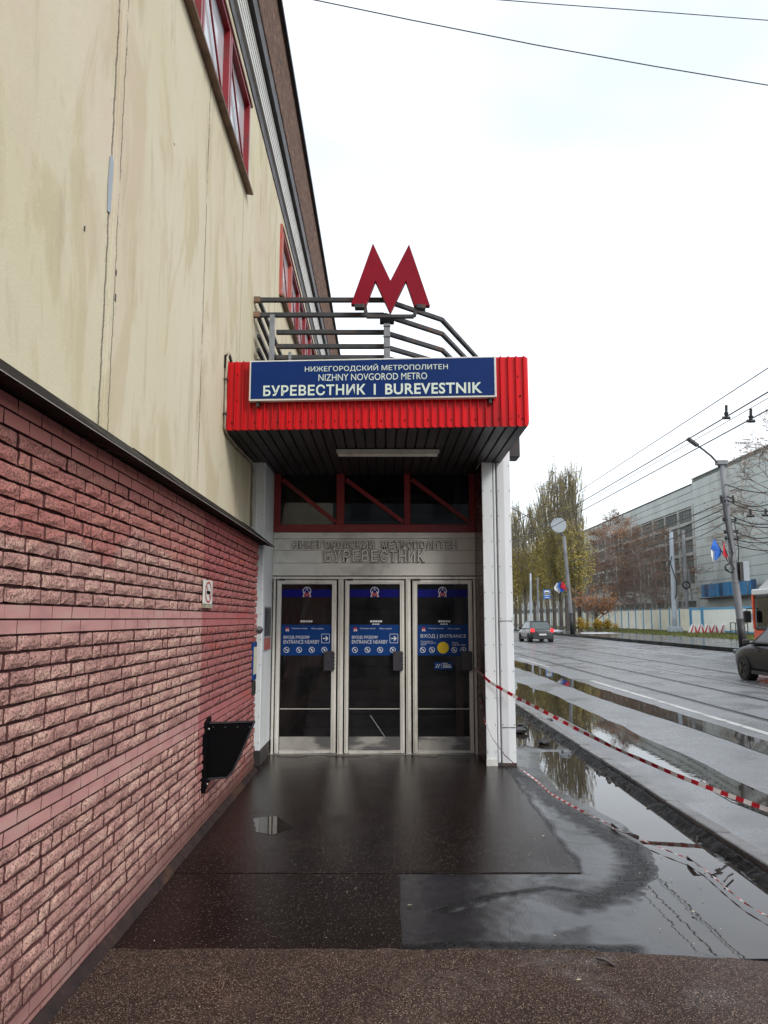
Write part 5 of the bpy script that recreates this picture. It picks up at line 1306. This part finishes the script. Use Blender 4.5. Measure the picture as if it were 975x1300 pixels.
# ---- overhead wires
WG = 'overhead tram wires'
def wire(pts, r, label, group=None, name='overhead_wire', sag=0):
    if len(pts) == 2 and sag:
        a, b = Vector(pts[0]), Vector(pts[1]); pts = [a.lerp(b, t/12)-Vector((0, 0, sag*4*(t/12)*(1-t/12))) for t in range(13)]
    o = MB().tube(pts, r, 5).build(name, 'wire', None, org=pts[0]); return tag(o, label, 'wire', group)
for z, X, r, lab in ((6.9, 8.13, .012, 'upper messenger wire of the left trolley line above the road'), (6.25, 7.88, .016, 'thick left trolley contact wire above the road'), (6.62, 8.75, .009, 'thin messenger wire above the right trolley line'), (6.15, 8.36, .016, 'lowest right trolley contact wire above the road')):
    pts = [Vector((X, Yy, z)) for Yy in (4, 20, 45, 80, 130, 200)]
    wire(pts, r, lab, WG)
for i, (xp_, ya, yb, lab) in enumerate(((922, 514.5, 530.5, 'black trolley hanger between the two left wires'), (953.2, 519, 534.5, 'black trolley hanger on the right contact wire'))):
    Yq = 8.13*985/(xp_-487.5)
    a, b = ony(xp_, ya, Yq), ony(xp_, yb, Yq); t = thing('trolley_hanger', b, lab, 'wire hanger', 'trolley hangers')
    MB().tube([a, b], .035, 8).build('rod', 'insul', t); MB().tube([(b.x-.09, b.y, b.z), (b.x+.09, b.y, b.z)], .04, 8).build('clamp', 'insul', t); MB().tube([a.lerp(b, .6), b], .06, 8, .03).build('bell', 'insul', t)
wire([ony(395, -1, 16), ony(520, 25, 16), ony(680, 57, 16.2), ony(830, 84, 16.5), ony(1010, 114, 17)], .013, 'thin wire slanting across the sky from above the roof to the right', 'sky wires')
wire([ony(600, -3, 18), ony(700, 5, 18), ony(850, 16, 18.3), ony(1010, 28.5, 19)], .012, 'highest thin wire crossing the top right corner of the sky', 'sky wires')
# wires between the leaning pole and beyond
rn = random.Random(8)
for k, (ya, xe, ye, sag) in enumerate(((614, 1010, 622, .3), (628, 1010, 618, .8), (634, 1010, 640, .5), (651, 1010, 652, .6), (660, 1010, 665, .3), (670, 1010, 664, .7), (683, 1010, 676, .4), (690, 1010, 694, .3))):
    p = along(lb, lt, ya); wire([p, ony(xe, ye, 36+k)], .028, ['topmost', 'second highest', 'third highest', 'fourth', 'fifth', 'sixth', 'second lowest', 'lowest'][k]+' cable leaving the leaning lamp pole to the right', 'cables on the leaning pole', 'cable', sag)
for k, (ya, xe, ye, lab) in enumerate(((636, 722, 700, 'upper cable from the leaning pole to the round disc pole'), (644, 724, 712, 'middle cable from the leaning pole to the round disc pole'), (652, 724, 722, 'lower cable from the leaning pole to the round disc pole'), (660, 855, 685, 'cable from the leaning pole to the thick galvanised pole'))):
    p = along(lb, lt, ya); wire([p, ony(xe, ye, b2_.y if k < 3 else b6.y)], .03, lab, 'cables on the leaning pole', 'cable', .5)
for k, (x0, y0, x1, y1, Yd, lab) in enumerate(((655, 662, 672, 652, 60, 'left arm of the bent span wire against the poplar sky'), (672, 657, 640, 640, 60, 'right arm of the bent span wire against the poplar sky'))):
    wire([ony(x0, y0, Yd), ony(x1, y1, Yd)], .03, lab, 'span wires', 'cable')
for k, (xp_, yp) in enumerate(((952.7, 651), (972, 650))):
    a, b = ony(xp_, yp-4, 42), ony(xp_, yp+4, 42)
    t = thing('trolley_hanger', b, ['left of the two black hangers before the factory wall', 'right of the two black hangers before the factory wall'][k], 'wire hanger', 'trolley hangers')
    MB().tube([a, b], .07, 6).build('rod', 'insul', t); MB().tube([(b.x-.2, b.y, b.z), (b.x+.2, b.y, b.z)], .08, 6).build('clamp', 'insul', t)

# ============================================================ BARRIER TAPE
def tape(name, pts, wd, label, seg=.085, twist=0, m=('tape_red', 'tape_white')):
    P_ = []
    for a, b in zip(pts, pts[1:]):
        a, b = Vector(a), Vector(b); n = max(1, round((b-a).length/seg)); P_ += [a.lerp(b, i/n) for i in range(n)]
    P_.append(Vector(pts[-1])); mb = MB(); prev = None; rn = random.Random(3)
    for i, p in enumerate(P_):
        d = (P_[min(i+1, len(P_)-1)]-P_[max(i-1, 0)]).normalized()
        ang = .35*math.sin(i*.21)+twist*i; side = d.cross(Vector((0, 0, 1))).normalized(); up = side.cross(d)
        v = (up*math.cos(ang)+side*math.sin(ang))*wd/2
        if prev:
            mb.cur = i % 2; a0, a1 = prev; n_ = side*.0012
            mb.face([a0, p-v, p+v, a1]); mb.face([a1+n_, p+v+n_, p-v+n_, a0+n_])
        prev = (p-v, p+v)
    o = mb.build(name, list(m), None, org=pts[0]); return tag(o, label, 'barrier tape')
t1 = [ony(603, 849, 9.70), ony(613.5, 858, 9.02), ony(622, 866, 9.0), ony(638, 875.5, 8.96), ony(657, 886, 8.9), ony(690, 903, 8.5), ony(735, 927, 8.1), ony(775, 947, 7.7), ony(812, 964, 7.4), ony(860, 984.5, 7.05), ony(915, 1006, 6.7), ony(975, 1028, 6.35), ony(1080, 1062, 5.8)]
tape('barrier_tape', t1, .036, 'taut red and white barrier tape running from the column out over the kerb', .075)
t2_ = [ony(605, 852, 9.65), ony(607, 875, 9.55), ony(611, 900, 9.3), ony(616, 918, 9.02), ony(625, 937, 8.95), ony(640, 958, 8.85), ony(655, 971.5, 8.8), onz(680, 990, .012), onz(700, 1008, .004), onz(725, 1022, .006), onz(745, 1033, .008)]
tape('barrier_tape', t2_, .019, 'slack red and white barrier tape drooping from the column to the wet pavement', .06, .05)
t3_ = [onz(*p, .012) for p in ((745, 1033), (775, 1047), (782, 1054), (808, 1063), (840, 1077), (874, 1090), (893, 1102), (925, 1130), (945, 1146), (960, 1155), (990, 1172))]
tape('barrier_tape', t3_, .009, 'thin twisted barrier tape lying across the big pavement puddle', .05, .9)
tape('barrier_tape', [onz(776, 1047, .018), onz(790, 1054, .022), onz(811, 1064, .018)], .03, 'dark muddy knot of tape left on the puddled pavement', .05, .3, ('twist', 'twist'))
tape('barrier_tape', [onz(872, 1089, .015), onz(882, 1094, .03), onz(889, 1101, .015)], .028, 'second dark muddy knot of tape farther right in the puddle', .05, .3, ('twist', 'twist'))

# ============================================================ VEHICLES (local: x right, y forward)
def car(name, loc, rz, paint, label, cat, spec, lit=True):
    root = bpy.data.objects.new(name, None); COL.objects.link(root); root.location = loc; root.rotation_euler.z = rz
    tag(root, label, cat); ORG[root] = Vector((0, 0, 0))
    L, Wd = spec['L'], spec['W']; hw = Wd/2
    def loft(st):
        """st: (y, [(x,z)...] right half from bottom to top)"""
        vs = []; fs = []; n = len(st[0][1])*2
        for y, sec in st:
            full = [(x, z) for x, z in sec]+[(-x, z) for x, z in reversed(sec)]
            vs += [(x, y, z) for x, z in full]
        for i in range(len(st)-1):
            for k in range(n): fs.append((i*n+k, i*n+(k+1) % n, (i+1)*n+(k+1) % n, (i+1)*n+k))
        fs += [tuple(range(n-1, -1, -1)), tuple((len(st)-1)*n+k for k in range(n))]
        return MB().mesh(vs, fs)
    st = []
    for y, zl_, zb_, zt_, s in spec['body']:
        w_ = hw*s
        st.append((y, [(w_*.90, zl_), (w_*.985, zl_+.10), (w_, (zl_+zb_)*.5+.02), (w_*.99, zb_-.08), (w_*.93, zb_+.0), (w_*.60, zt_+.0)]))
    body = loft(st).build('body', paint, root, smooth=True)
    sm = body.modifiers.new('s', 'SUBSURF'); sm.levels = 1; sm.render_levels = 1
    # greenhouse
    r0, r1, f1, f0 = spec['gh']; zb_, zt_ = spec['ghz']; bw, tw = hw*.91, hw*.70
    MB().mesh([(-bw, r0, zb_), (bw, r0, zb_), (bw, f0, zb_), (-bw, f0, zb_), (-tw, r1, zt_-.02), (tw, r1, zt_-.02), (tw, f1, zt_-.03), (-tw, f1, zt_-.03)], [(3, 2, 1, 0), (4, 5, 6, 7), (0, 1, 5, 4), (1, 2, 6, 5), (2, 3, 7, 6), (3, 0, 4, 7)]).build('cabin', paint, root, bevel=.05)
    rf = MB().box(-tw-.0, tw, r1-.02, f1+.04, zt_-.03, zt_+.01); rf.build('roof', paint, root, bevel=.03)
    def quad(c, off, m, nm, t=.012):
        a = [Vector(q) for q in c]; nn = (a[1]-a[0]).cross(a[2]-a[0]).normalized(); ctr = sum(a, Vector())/4
        if nn.dot(ctr-Vector((0, (r0+f0)/2, (zb_+zt_)/2))) < 0: nn = -nn
        o_ = [q+nn*off for q in a]; i_ = [q+nn*(off-t) for q in a]
        return MB().mesh(o_+i_, [(0, 1, 2, 3), (7, 6, 5, 4), (0, 4, 5, 1), (1, 5, 6, 2), (2, 6, 7, 3), (3, 7, 4, 0)]).build(nm, m, root)
    def P3(side, y_frac, v):   # on side plane: y position along, v height fraction
        yb_ = r0+(f0-r0)*y_frac; yt_ = r1+(f1-r1)*y_frac
        x = bw+(tw-bw)*v; return (side*x, yb_+(yt_-yb_)*v, zb_+(zt_-.03-zb_)*v)
    gm = spec.get('glass', 'car_glass')
    for s_ in (-1, 1):
        for a, b in spec['side']: quad([P3(s_, a, .08), P3(s_, b, .08), P3(s_, b, .90), P3(s_, a, .90)], .012, gm, 'side_window')
    def PE(yb_, yt_, u, v): x = (bw+(tw-bw)*v)*u; return (x, yb_+(yt_-yb_)*v, zb_+(zt_-.03-zb_)*v)
    quad([PE(r0, r1, -.86, .10), PE(r0, r1, .86, .10), PE(r0, r1, .84, .88), PE(r0, r1, -.84, .88)], .014, spec.get('rglass', gm), 'rear_window')
    quad([PE(f0, f1, -.88, .06), PE(f0, f1, .88, .06), PE(f0, f1, .86, .92), PE(f0, f1, -.86, .92)], .014, gm, 'windscreen')
    R_ = spec['wr']
    for y in spec['wheels']:
        for s_ in (-1, 1):
            MB().tube([(s_*(hw-.26), y, R_), (s_*(hw+.006), y, R_)], R_*1.09, 24).build('wheel_arch', 'plastic', root)
            wn = bpy.data.objects.new('wheel', None)
            wh_ = MB().tube([(s_*(hw-.2), y, R_), (s_*(hw-.02), y, R_), (s_*(hw+.028), y, R_)], R_, 24).build('wheel', 'tyre', root, bevel=.012)
            MB().tube([(s_*(hw+.0), y, R_), (s_*(hw+.034), y, R_)], R_*.62, 20).build('rim', 'rim', wh_)
            sp_ = MB()
            for k in range(5):
                a = k*2*math.pi/5; sp_.bar((s_*(hw+.038), y+R_*.12*math.cos(a), R_+R_*.12*math.sin(a)), (s_*(hw+.038), y+R_*.56*math.cos(a), R_+R_*.56*math.sin(a)), .045, .02)
            sp_.build('spokes', 'plastic', wh_)
            bpy.data.objects.remove(wn)
    yr = spec['body'][0][0]; yf_ = spec['body'][-1][0]; zt0 = spec['tailz']
    for s_ in (-1, 1):
        MB().box(s_*hw*.66, s_*hw*.945, yr+.0, yr+.22, zt0-.14, zt0+.10).build('tail_light', 'tail', root, bevel=.03)
        MB().box(s_*hw*.60, s_*hw*.90, yf_-.26, yf_-.01, spec['headz']-.07, spec['headz']+.07).build('headlight', 'car_glass_clear', root, bevel=.03)
        mi = MB().box(s_*(hw+.02), s_*(hw+.20), f0-.38, f0-.26, zb_+.0, zb_+.15).build('mirror', 'plastic', root, bevel=.03)
        MB().box(s_*hw*.9, s_*(hw+.05), f0-.35, f0-.28, zb_+.02, zb_+.06).build('mirror_arm', 'plastic', mi)
        for a in spec['handles']: MB().box(s_*(hw*.985), s_*(hw+.02), a, a+.17, zb_-.16, zb_-.13).build('door_handle', 'plastic', root, bevel=.006)
        MB().box(s_*(hw*.99), s_*(hw+.012), spec['wheels'][0]+.48, spec['wheels'][1]-.48, .20, .30).build('sill', 'plastic', root)
    MB().box(-hw*.80, hw*.80, yr-.03, yr+.12, .24, .44).build('rear_bumper', 'plastic', root, bevel=.03)
    MB().box(-.26, .26, yr-.055, yr-.03, spec['platez'], spec['platez']+.11).build('number_plate', 'plate', root)
    MB().box(-hw*.55, hw*.55, yf_-.10, yf_+.02, .28, .46).build('grille', 'plastic', root, bevel=.02)
    return root
sedan = dict(L=4.25, W=1.74, wr=.31, wheels=(.72, 3.35), tailz=.86, headz=.68, platez=.50, handles=(1.45, 2.35),
  body=[(0, .34, .80, .86, .88), (.10, .26, .90, .98, .97), (.5, .22, .93, 1.0, 1.0), (1.0, .2, .93, .99, 1.0), (2.2, .2, .92, .97, 1.0), (3.0, .2, .90, .96, 1.0), (3.7, .22, .84, .88, .98), (4.15, .26, .70, .76, .90), (4.25, .32, .60, .66, .80)],
  gh=(.42, 1.05, 2.45, 3.25), ghz=(.93, 1.49), side=((.16, .46), (.49, .90)), glass='car_glass', rglass='car_glass_clear')
q = onz(684, 815, RZ)
car('car', (q.x+.05, q.y-1.2, RZ), R(3), 'car_grey', 'dark grey sedan seen from behind with lit tail lights', 'car', sedan)
hatch = dict(L=4.2, W=1.75, wr=.335, wheels=(.75, 3.28), tailz=.95, headz=.74, platez=.6, handles=(1.5, 2.3),
  body=[(0, .34, .85, .92, .9), (.12, .24, .97, 1.02, .98), (.6, .2, .99, 1.03, 1.0), (2.2, .2, .98, 1.01, 1.0), (2.9, .2, .97, 1.0, 1.0), (3.5, .22, .93, .97, 1.0), (3.95, .25, .80, .86, .93), (4.12, .3, .68, .74, .82)],
  gh=(.10, .55, 2.35, 3.12), ghz=(.98, 1.49), side=((.10, .42), (.46, .90)), glass='car_glass')
q = onz(945, 863, RZ)
car('car', (q.x+.875, q.y-3.28, RZ), 0, 'car_black', 'black hatchback driving away at the right edge of the picture', 'car', hatch)
# bus
bus = bpy.data.objects.new('bus', None); COL.objects.link(bus); ORG[bus] = Vector((0, 0, 0))
tag(bus, 'white and orange red city bus behind the black car at the right edge', 'bus')
BXL, BYF, BW, BL = 14.95, 31.6, 2.5, 11.8
bus.location = (BXL+BW/2, BYF-BL, RZ)
hb = BW/2
MB().box(-hb, hb, 0, BL, .30, 1.25).build('lower_body', 'bus_red', bus, bevel=.05)
MB().box(-hb+.05, hb-.05, .05, BL-.1, 1.251, 1.30).build('floor', 'plastic', bus)
MB().box(-hb+.05, hb-.05, .05, BL-.1, 2.52, 2.62).build('ceiling_frame', 'plastic', bus)
for k in range(6):
    for xx in (-.8, .8): MB().box(xx-.4, xx+.4, 1.2+k*1.5, 1.3+k*1.5, 1.30, 1.85).build('seat', 'sign_bluew', bus, bevel=.03)
for k in range(5): MB().tube([(-.35, 2+k*2.1, 1.3), (-.35, 2+k*2.1, 2.52)], .03, 8).build('grab_pole', 'yellow', bus)
MB().box(-hb, hb, 0, BL, 2.621, 2.86).build('roof_band', 'bus_white', bus, bevel=.04)
MB().prism([(BL-.15, 2.86), (BL-1.2, 3.30), (1.0, 3.34), (.4, 2.86)], 'x', -hb+.18, hb-.18).build('roof_fairing', 'bus_white', bus, bevel=.03)
for k in range(4): MB().box(-hb+.165, -hb+.178, BL-2.0-k*.0, BL-1.4, 3.05+k*.06, 3.075+k*.06).build('vent_slot', 'plastic', bus)
for s_ in (-1, 1):
    xa = s_*(hb-.058); xb = s_*(hb-.02)
    y = BL-.28; k = 0
    for wd_ in (1.25, 1.5, 1.5, 1.5, 1.5, 1.5, 1.5):
        MB().box(s_*(hb-.04), s_*(hb-.03), y-wd_+.09, y, 1.36, 2.50).build('window', 'window_glass', bus); MB().box(xa, xb, y-wd_, y-wd_+.088, 1.33, 2.52).build('window_pillar', 'plastic', bus)
        y -= wd_
    MB().box(s_*(hb-.06), s_*(hb-.0), BL-.12, BL-.0, 1.25, 2.62).build('corner_post', 'bus_red', bus)
    MB().box(s_*(hb-.058), s_*(hb+.002), .0, BL-.2, 1.252, 1.33).build('window_ledge', 'plastic', bus)
    for y in (2.6, 8.9):
        MB().tube([(s_*(hb-.2), y, .48), (s_*(hb+.01), y, .48)], .60, 24).build('wheel_arch', 'plastic', bus)
        w_ = MB().tube([(s_*(hb-.3), y, .48), (s_*(hb+.02), y, .48)], .48, 24).build('wheel', 'tyre', bus, bevel=.02)
        MB().tube([(s_*(hb), y, .48), (s_*(hb+.03), y, .48)], .28, 16).build('rim', 'rim', w_)
    m_ = MB().box(s_*(hb+.06), s_*(hb+.34), BL-.05, BL+.12, 1.52, 2.0).build('mirror', 'plastic', bus, bevel=.04)
    MB().tube([(s_*(hb-.05), BL-.02, 2.1), (s_*(hb+.2), BL+.05, 2.08), (s_*(hb+.2), BL+.03, 1.95)], .025, 6).build('mirror_arm', 'plastic', m_)
MB().box(-hb+.1, hb-.1, BL-.055, BL-.02, 1.3, 2.55).build('windscreen', 'window_glass', bus)
MB().box(-hb+.15, hb-.15, .0, .048, 1.4, 2.5).build('rear_window', 'car_glass', bus)
for s_ in (-1, 1): MB().box(s_*(hb-.08), s_*(hb-.28), -.02, .02, .7, 1.1).build('tail_light', 'tail', bus)

# ============================================================ TREES
def twigs(mb, P0, d0, L, r, depth, rn, spread, up, leafcb=None, tips=None, minr=.012):
    """recursive limb; each piece is a 3-sided taper"""
    n = 3; pts = [P0]; d = d0.normalized(); p = P0.copy()
    for i in range(n):
        d = (d+Vector((rn.uniform(-.12, .12), rn.uniform(-.12, .12), up*.10))).normalized(); p = p+d*(L/n); pts.append(p.copy())
    mb.tube(pts, r, 3 if depth < 3 else 5, max(r*.45, minr), cap=False)
    if tips is not None:
        for q in pts[1:]: tips.append((q, depth))
    if depth == 0: return
    k = rn.choice((3, 4)) if depth > 1 else 4
    for i in range(k):
        t = rn.uniform(.3, 1); q = P0.lerp(pts[-1], t) if False else pts[min(n, int(t*n)+0)].lerp(pts[min(n, int(t*n)+1)], (t*n) % 1)
        a = rn.uniform(0, 6.283); side = Vector((math.cos(a), math.sin(a), 0)); nd = (d*(1-spread)+side*spread+Vector((0, 0, up*.2))).normalized()
        twigs(mb, q, nd, L*rn.uniform(.5, .72), max(r*.5, minr), depth-1, rn, spread, up, leafcb, tips, minr)
def leaves(pts, rn, n, spr, s0, s1, m, parent, name='leaves'):
    mb = MB()
    for _ in range(n):
        p = rn.choice(pts)[0]; c = p+Vector((rn.gauss(0, spr), rn.gauss(0, spr), rn.gauss(0, spr)))
        s = rn.uniform(s0, s1); u = Vector((rn.uniform(-1, 1), rn.uniform(-1, 1), rn.uniform(-1, 1))).normalized(); v = u.orthogonal().normalized()*s*.7; u = u*s
        mb.face([c-u, c-v, c+u, c+v])
    return mb.build(name, m, parent)
def tree_root(name, x, y, label, group): t = thing(name, (x, y, 0), label, 'tree', group); return t
def poplar_proto(seed, H):
    rn = random.Random(seed); root = tree_root('poplar_tree', 0, 0, None, None)
    MB().tube([(0, 0, 0), (rn.uniform(-.1, .1), 0, H*.3), (rn.uniform(-.2, .2), 0, H*.65), (0, 0, H*.97)], .32, 8, .05).build('trunk', 'trunk', root)
    mb = MB(); tips = []
    for i in range(64):
        z = H*(.11+.80*(i/64)**1.05); a = rn.uniform(0, 6.28); rad = (1-.55*z/H)
        d = Vector((math.cos(a)*.30, math.sin(a)*.30, 1)); L = H*rn.uniform(.16, .26)*(1-.45*z/H)
        twigs(mb, Vector((math.cos(a)*.12, math.sin(a)*.12, z)), d, L, .055, 2, rn, .17, 1.4, tips=tips, minr=.018)
    cr = mb.build('crown', 'poplar_twig', root)
    low = [t for t in tips if rn.random() < max(.05, min(1, (.74-t[0].z/H)*3.0))]
    leaves([t for t in low if t[0].z > H*.07], rn, 5600, .22, .06, .14, 'leaf_poplar', cr)
    return root
protos = [poplar_proto(51+i, 21.5) for i in range(3)]
pops = [(735, 1.0, 102, .93), (727, 1, 105, 1.0), (719, 1, 109, .97), (711.5, 1, 112, 1.02), (703, 1, 116, .98), (695, 1, 121, 1.04), (687, 1, 126, .96), (678.5, 1, 131, .93), (667, 1, 137, .93), (660, 1, 143, .98), (654, 1, 149, .95), (648, 1, 156, 1.0), (642, 1, 163, 1)]
names = ['rightmost yellow green poplar in the row, next to the disc pole', 'second poplar from the right in the tall row', 'third poplar from the right in the tall row', 'tall thin-topped poplar in the middle of the row', 'poplar just right of the tram stop sign, bare at the tip', 'poplar rising behind the tram stop sign', 'poplar left of the tram stop sign', 'leftmost poplar of the main tall row', 'rightmost poplar of the farther left clump', 'second poplar of the farther left clump', 'third poplar of the farther left clump', 'far poplar right beside the white column', 'farthest poplar, mostly behind the white column']
used = set()
for i, (x, _, Y, s) in enumerate(pops):
    o = protos[i % 3]
    if i >= 3: o = copy_tree(o)
    o.location = ((x-487.5)*Y/985, Y, 0); o.rotation_euler = (0, 0, i*1.3); o.scale = (1, 1, s)
    o['label'] = names[i]; o['group'] = 'poplars along the street'
def birch_proto(seed, H, tw, leafm, nl, birchy=True, droop=-.25, dens=22):
    rn = random.Random(seed); root = tree_root('birch_tree', 0, 0, None, None)
    bend = [Vector((0, 0, 0)), Vector((rn.uniform(-.4, .4), rn.uniform(-.4, .4), H*.35)), Vector((rn.uniform(-.8, .8), rn.uniform(-.6, .6), H*.7)), Vector((rn.uniform(-.8, .8), 0, H*.96))]
    MB().tube(bend, .20, 7, .03).build('trunk', 'birch' if birchy else 'trunk', root)
    mb = MB(); tips = []
    for i in range(dens):
        f = .16+.80*i/dens; seg = f*3; k = min(2, int(seg)); p = bend[k].lerp(bend[k+1], seg-k); a = rn.uniform(0, 6.28)
        d = Vector((math.cos(a), math.sin(a), .75)); twigs(mb, p, d, H*.20*(1.2-f*.75), .05, 3, rn, .42, droop, tips=tips, minr=.014)
    cr = mb.build('crown', tw, root)
    if nl: leaves([t for t in tips if t[1] < 2], rn, nl, .35, .06, .13, leafm, cr)
    return root
bp = [birch_proto(81, 18, 'twig', 'leaf_rust', 3600), birch_proto(82, 18, 'twig_grey', 'leaf_rust', 900), birch_proto(83, 18, 'twig', 'leaf_rust', 1900)]
births = [(752, 158, .86, 0), (768, 150, 1.12, 2), (779, 144, 1.20, 0), (793, 139, 1.08, 2), (806, 134, .98, 0), (818, 129, .88, 2), (830, 124, .80, 1), (843, 118, .88, 1), (858, 113, .84, 2), (741, 166, .80, 0), (786, 128, .7, 1), (812, 118, .66, 1), (1002, 80, 1.30, 1), (826, 112, .55, 1)]
bl_ = ['rusty brown birch near the left end of the factory', 'tall brown birch topping the factory roof, left one', 'tallest rusty birch standing over the factory roof line', 'brown birch just right of the tallest one', 'rusty birch in the middle before the factory windows', 'brown birch left of the thick galvanised pole group', 'greyish bare birch before the second window columns', 'bare pale-trunked birch behind the galvanised pole', 'brown birch at the right end of the tree belt', 'small rusty birch beside the poplars', 'lower bare birch in front of the tall rusty ones', 'low bare birch over the cream fence', 'big bare tree reaching in at the right edge', 'smallest bare birch close behind the cream fence']
firstuse = {}
for i, (x, Y, s, k) in enumerate(births):
    o = bp[k] if k not in firstuse else copy_tree(bp[k]); firstuse[k] = 1
    o.location = ((x-487.5)*Y/985, Y, 0); o.rotation_euler = (0, 0, i*2.1); o.scale = (s, s, s); o['label'] = bl_[i]; o['group'] = 'birches before the factory'; o['category'] = 'tree'
# small orange tree and hedges
rn = random.Random(6)
ot = tree_root('orange_tree', 0, 0, 'small round tree with orange leaves beside the yellow hedge', None)
MB().tube([(0, 0, 0), (.05, 0, .9), (0, .05, 2.0)], .20, 7, .13).build('trunk', 'trunk', ot)
mb = MB(); tips = []
for i in range(16):
    a = i*2.4; twigs(mb, Vector((0, 0, 1.1+.08*i)), Vector((math.cos(a), math.sin(a), .8)), 2.0, .06, 2, rn, .4, .1, tips=tips, minr=.02)
cr = mb.build('crown', 'twig_grey', ot); leaves(tips, rn, 1700, .28, .07, .15, 'leaf_orange', cr)
q = onz(755, 797, .03); Yo = 100; ot.location = ((755-487.5)*Yo/985, Yo, 0); ot.scale = (1.05, 1.05, 1.12)
def bush(x0, x1, Y, h, label, seed, m='leaf_hedge'):
    rn = random.Random(seed); X0, X1 = (x0-487.5)*Y/985, (x1-487.5)*Y/985; n = max(6, int((X1-X0)*3)); t = thing('bush', ((X0+X1)/2, Y, 0), label, 'bush', 'yellow hedge bushes')
    mb = MB(); tips = []
    for i in range(n):
        x = rn.uniform(X0+.3, X1-.3); twigs(mb, Vector((x, Y+rn.uniform(-.5, .5), 0)), Vector((rn.uniform(-.3, .3), rn.uniform(-.3, .3), 1)), h*rn.uniform(.45, .65), .03, 2, rn, .4, .2, tips=tips, minr=.014)
    st = mb.build('stems', 'twig_grey', t); leaves(tips, rn, int((X1-X0)*420), .16, .05, .12, m, st)
bush(729, 748, 98, 1.5, 'leftmost yellow bush of the hedge beside the disc pole', 1)
bush(747, 766, 97, 1.35, 'yellow brown bush at the foot of the small orange tree', 2)
bush(764, 787, 96, 1.3, 'rightmost golden bush of the hedge', 3)
# far wood closing the street
rn = random.Random(2); mb = MB()
for _ in range(9000):
    x = rn.uniform(-30, 75); y = rn.uniform(300, 340); z = rn.random()**1.4*(6+3*math.sin(x*.23)+2*math.sin(x*.7)); s = rn.uniform(.4, 1.1)
    mb.face([(x-s, y, z), (x, y-s*.4, z-s*.7), (x+s, y, z), (x, y+s*.3, z+s*.9)])
tag(mb.build('far_trees', 'wood_far'), 'brownish mass of bare trees closing the far end of the street', 'trees', kind='stuff')

# ============================================================ UNSEEN BLOCK ADDED BEHIND THE VIEWER (darkens the door glass reflections)
ob = thing('unseen_added_block', (4, -46, 0), 'unseen grey block added behind the viewer for the door glass to mirror', 'building')
MB().box(-34, 40, -60, -46, 0, 15).build('wall', 'concrete', ob); MB().box(-34.3, 40.3, -60.3, -45.7, 15.01, 15.6).build('roof', 'dark_trim', ob)
wm_ = None
for fl_ in range(5):
    for k in range(20):
        if wm_ is None: wm_ = MB().box(-.8, .8, -.1, .1, -.8, .8).build('window', 'fac_glass', ob, org=(0, 0, 0)); wm_.location = Vector((-30, -46, 2.2))-ORG[ob]
        else: place('window', wm_.data, (-30+k*3.5, -46, 2.2+fl_*2.9), ob)
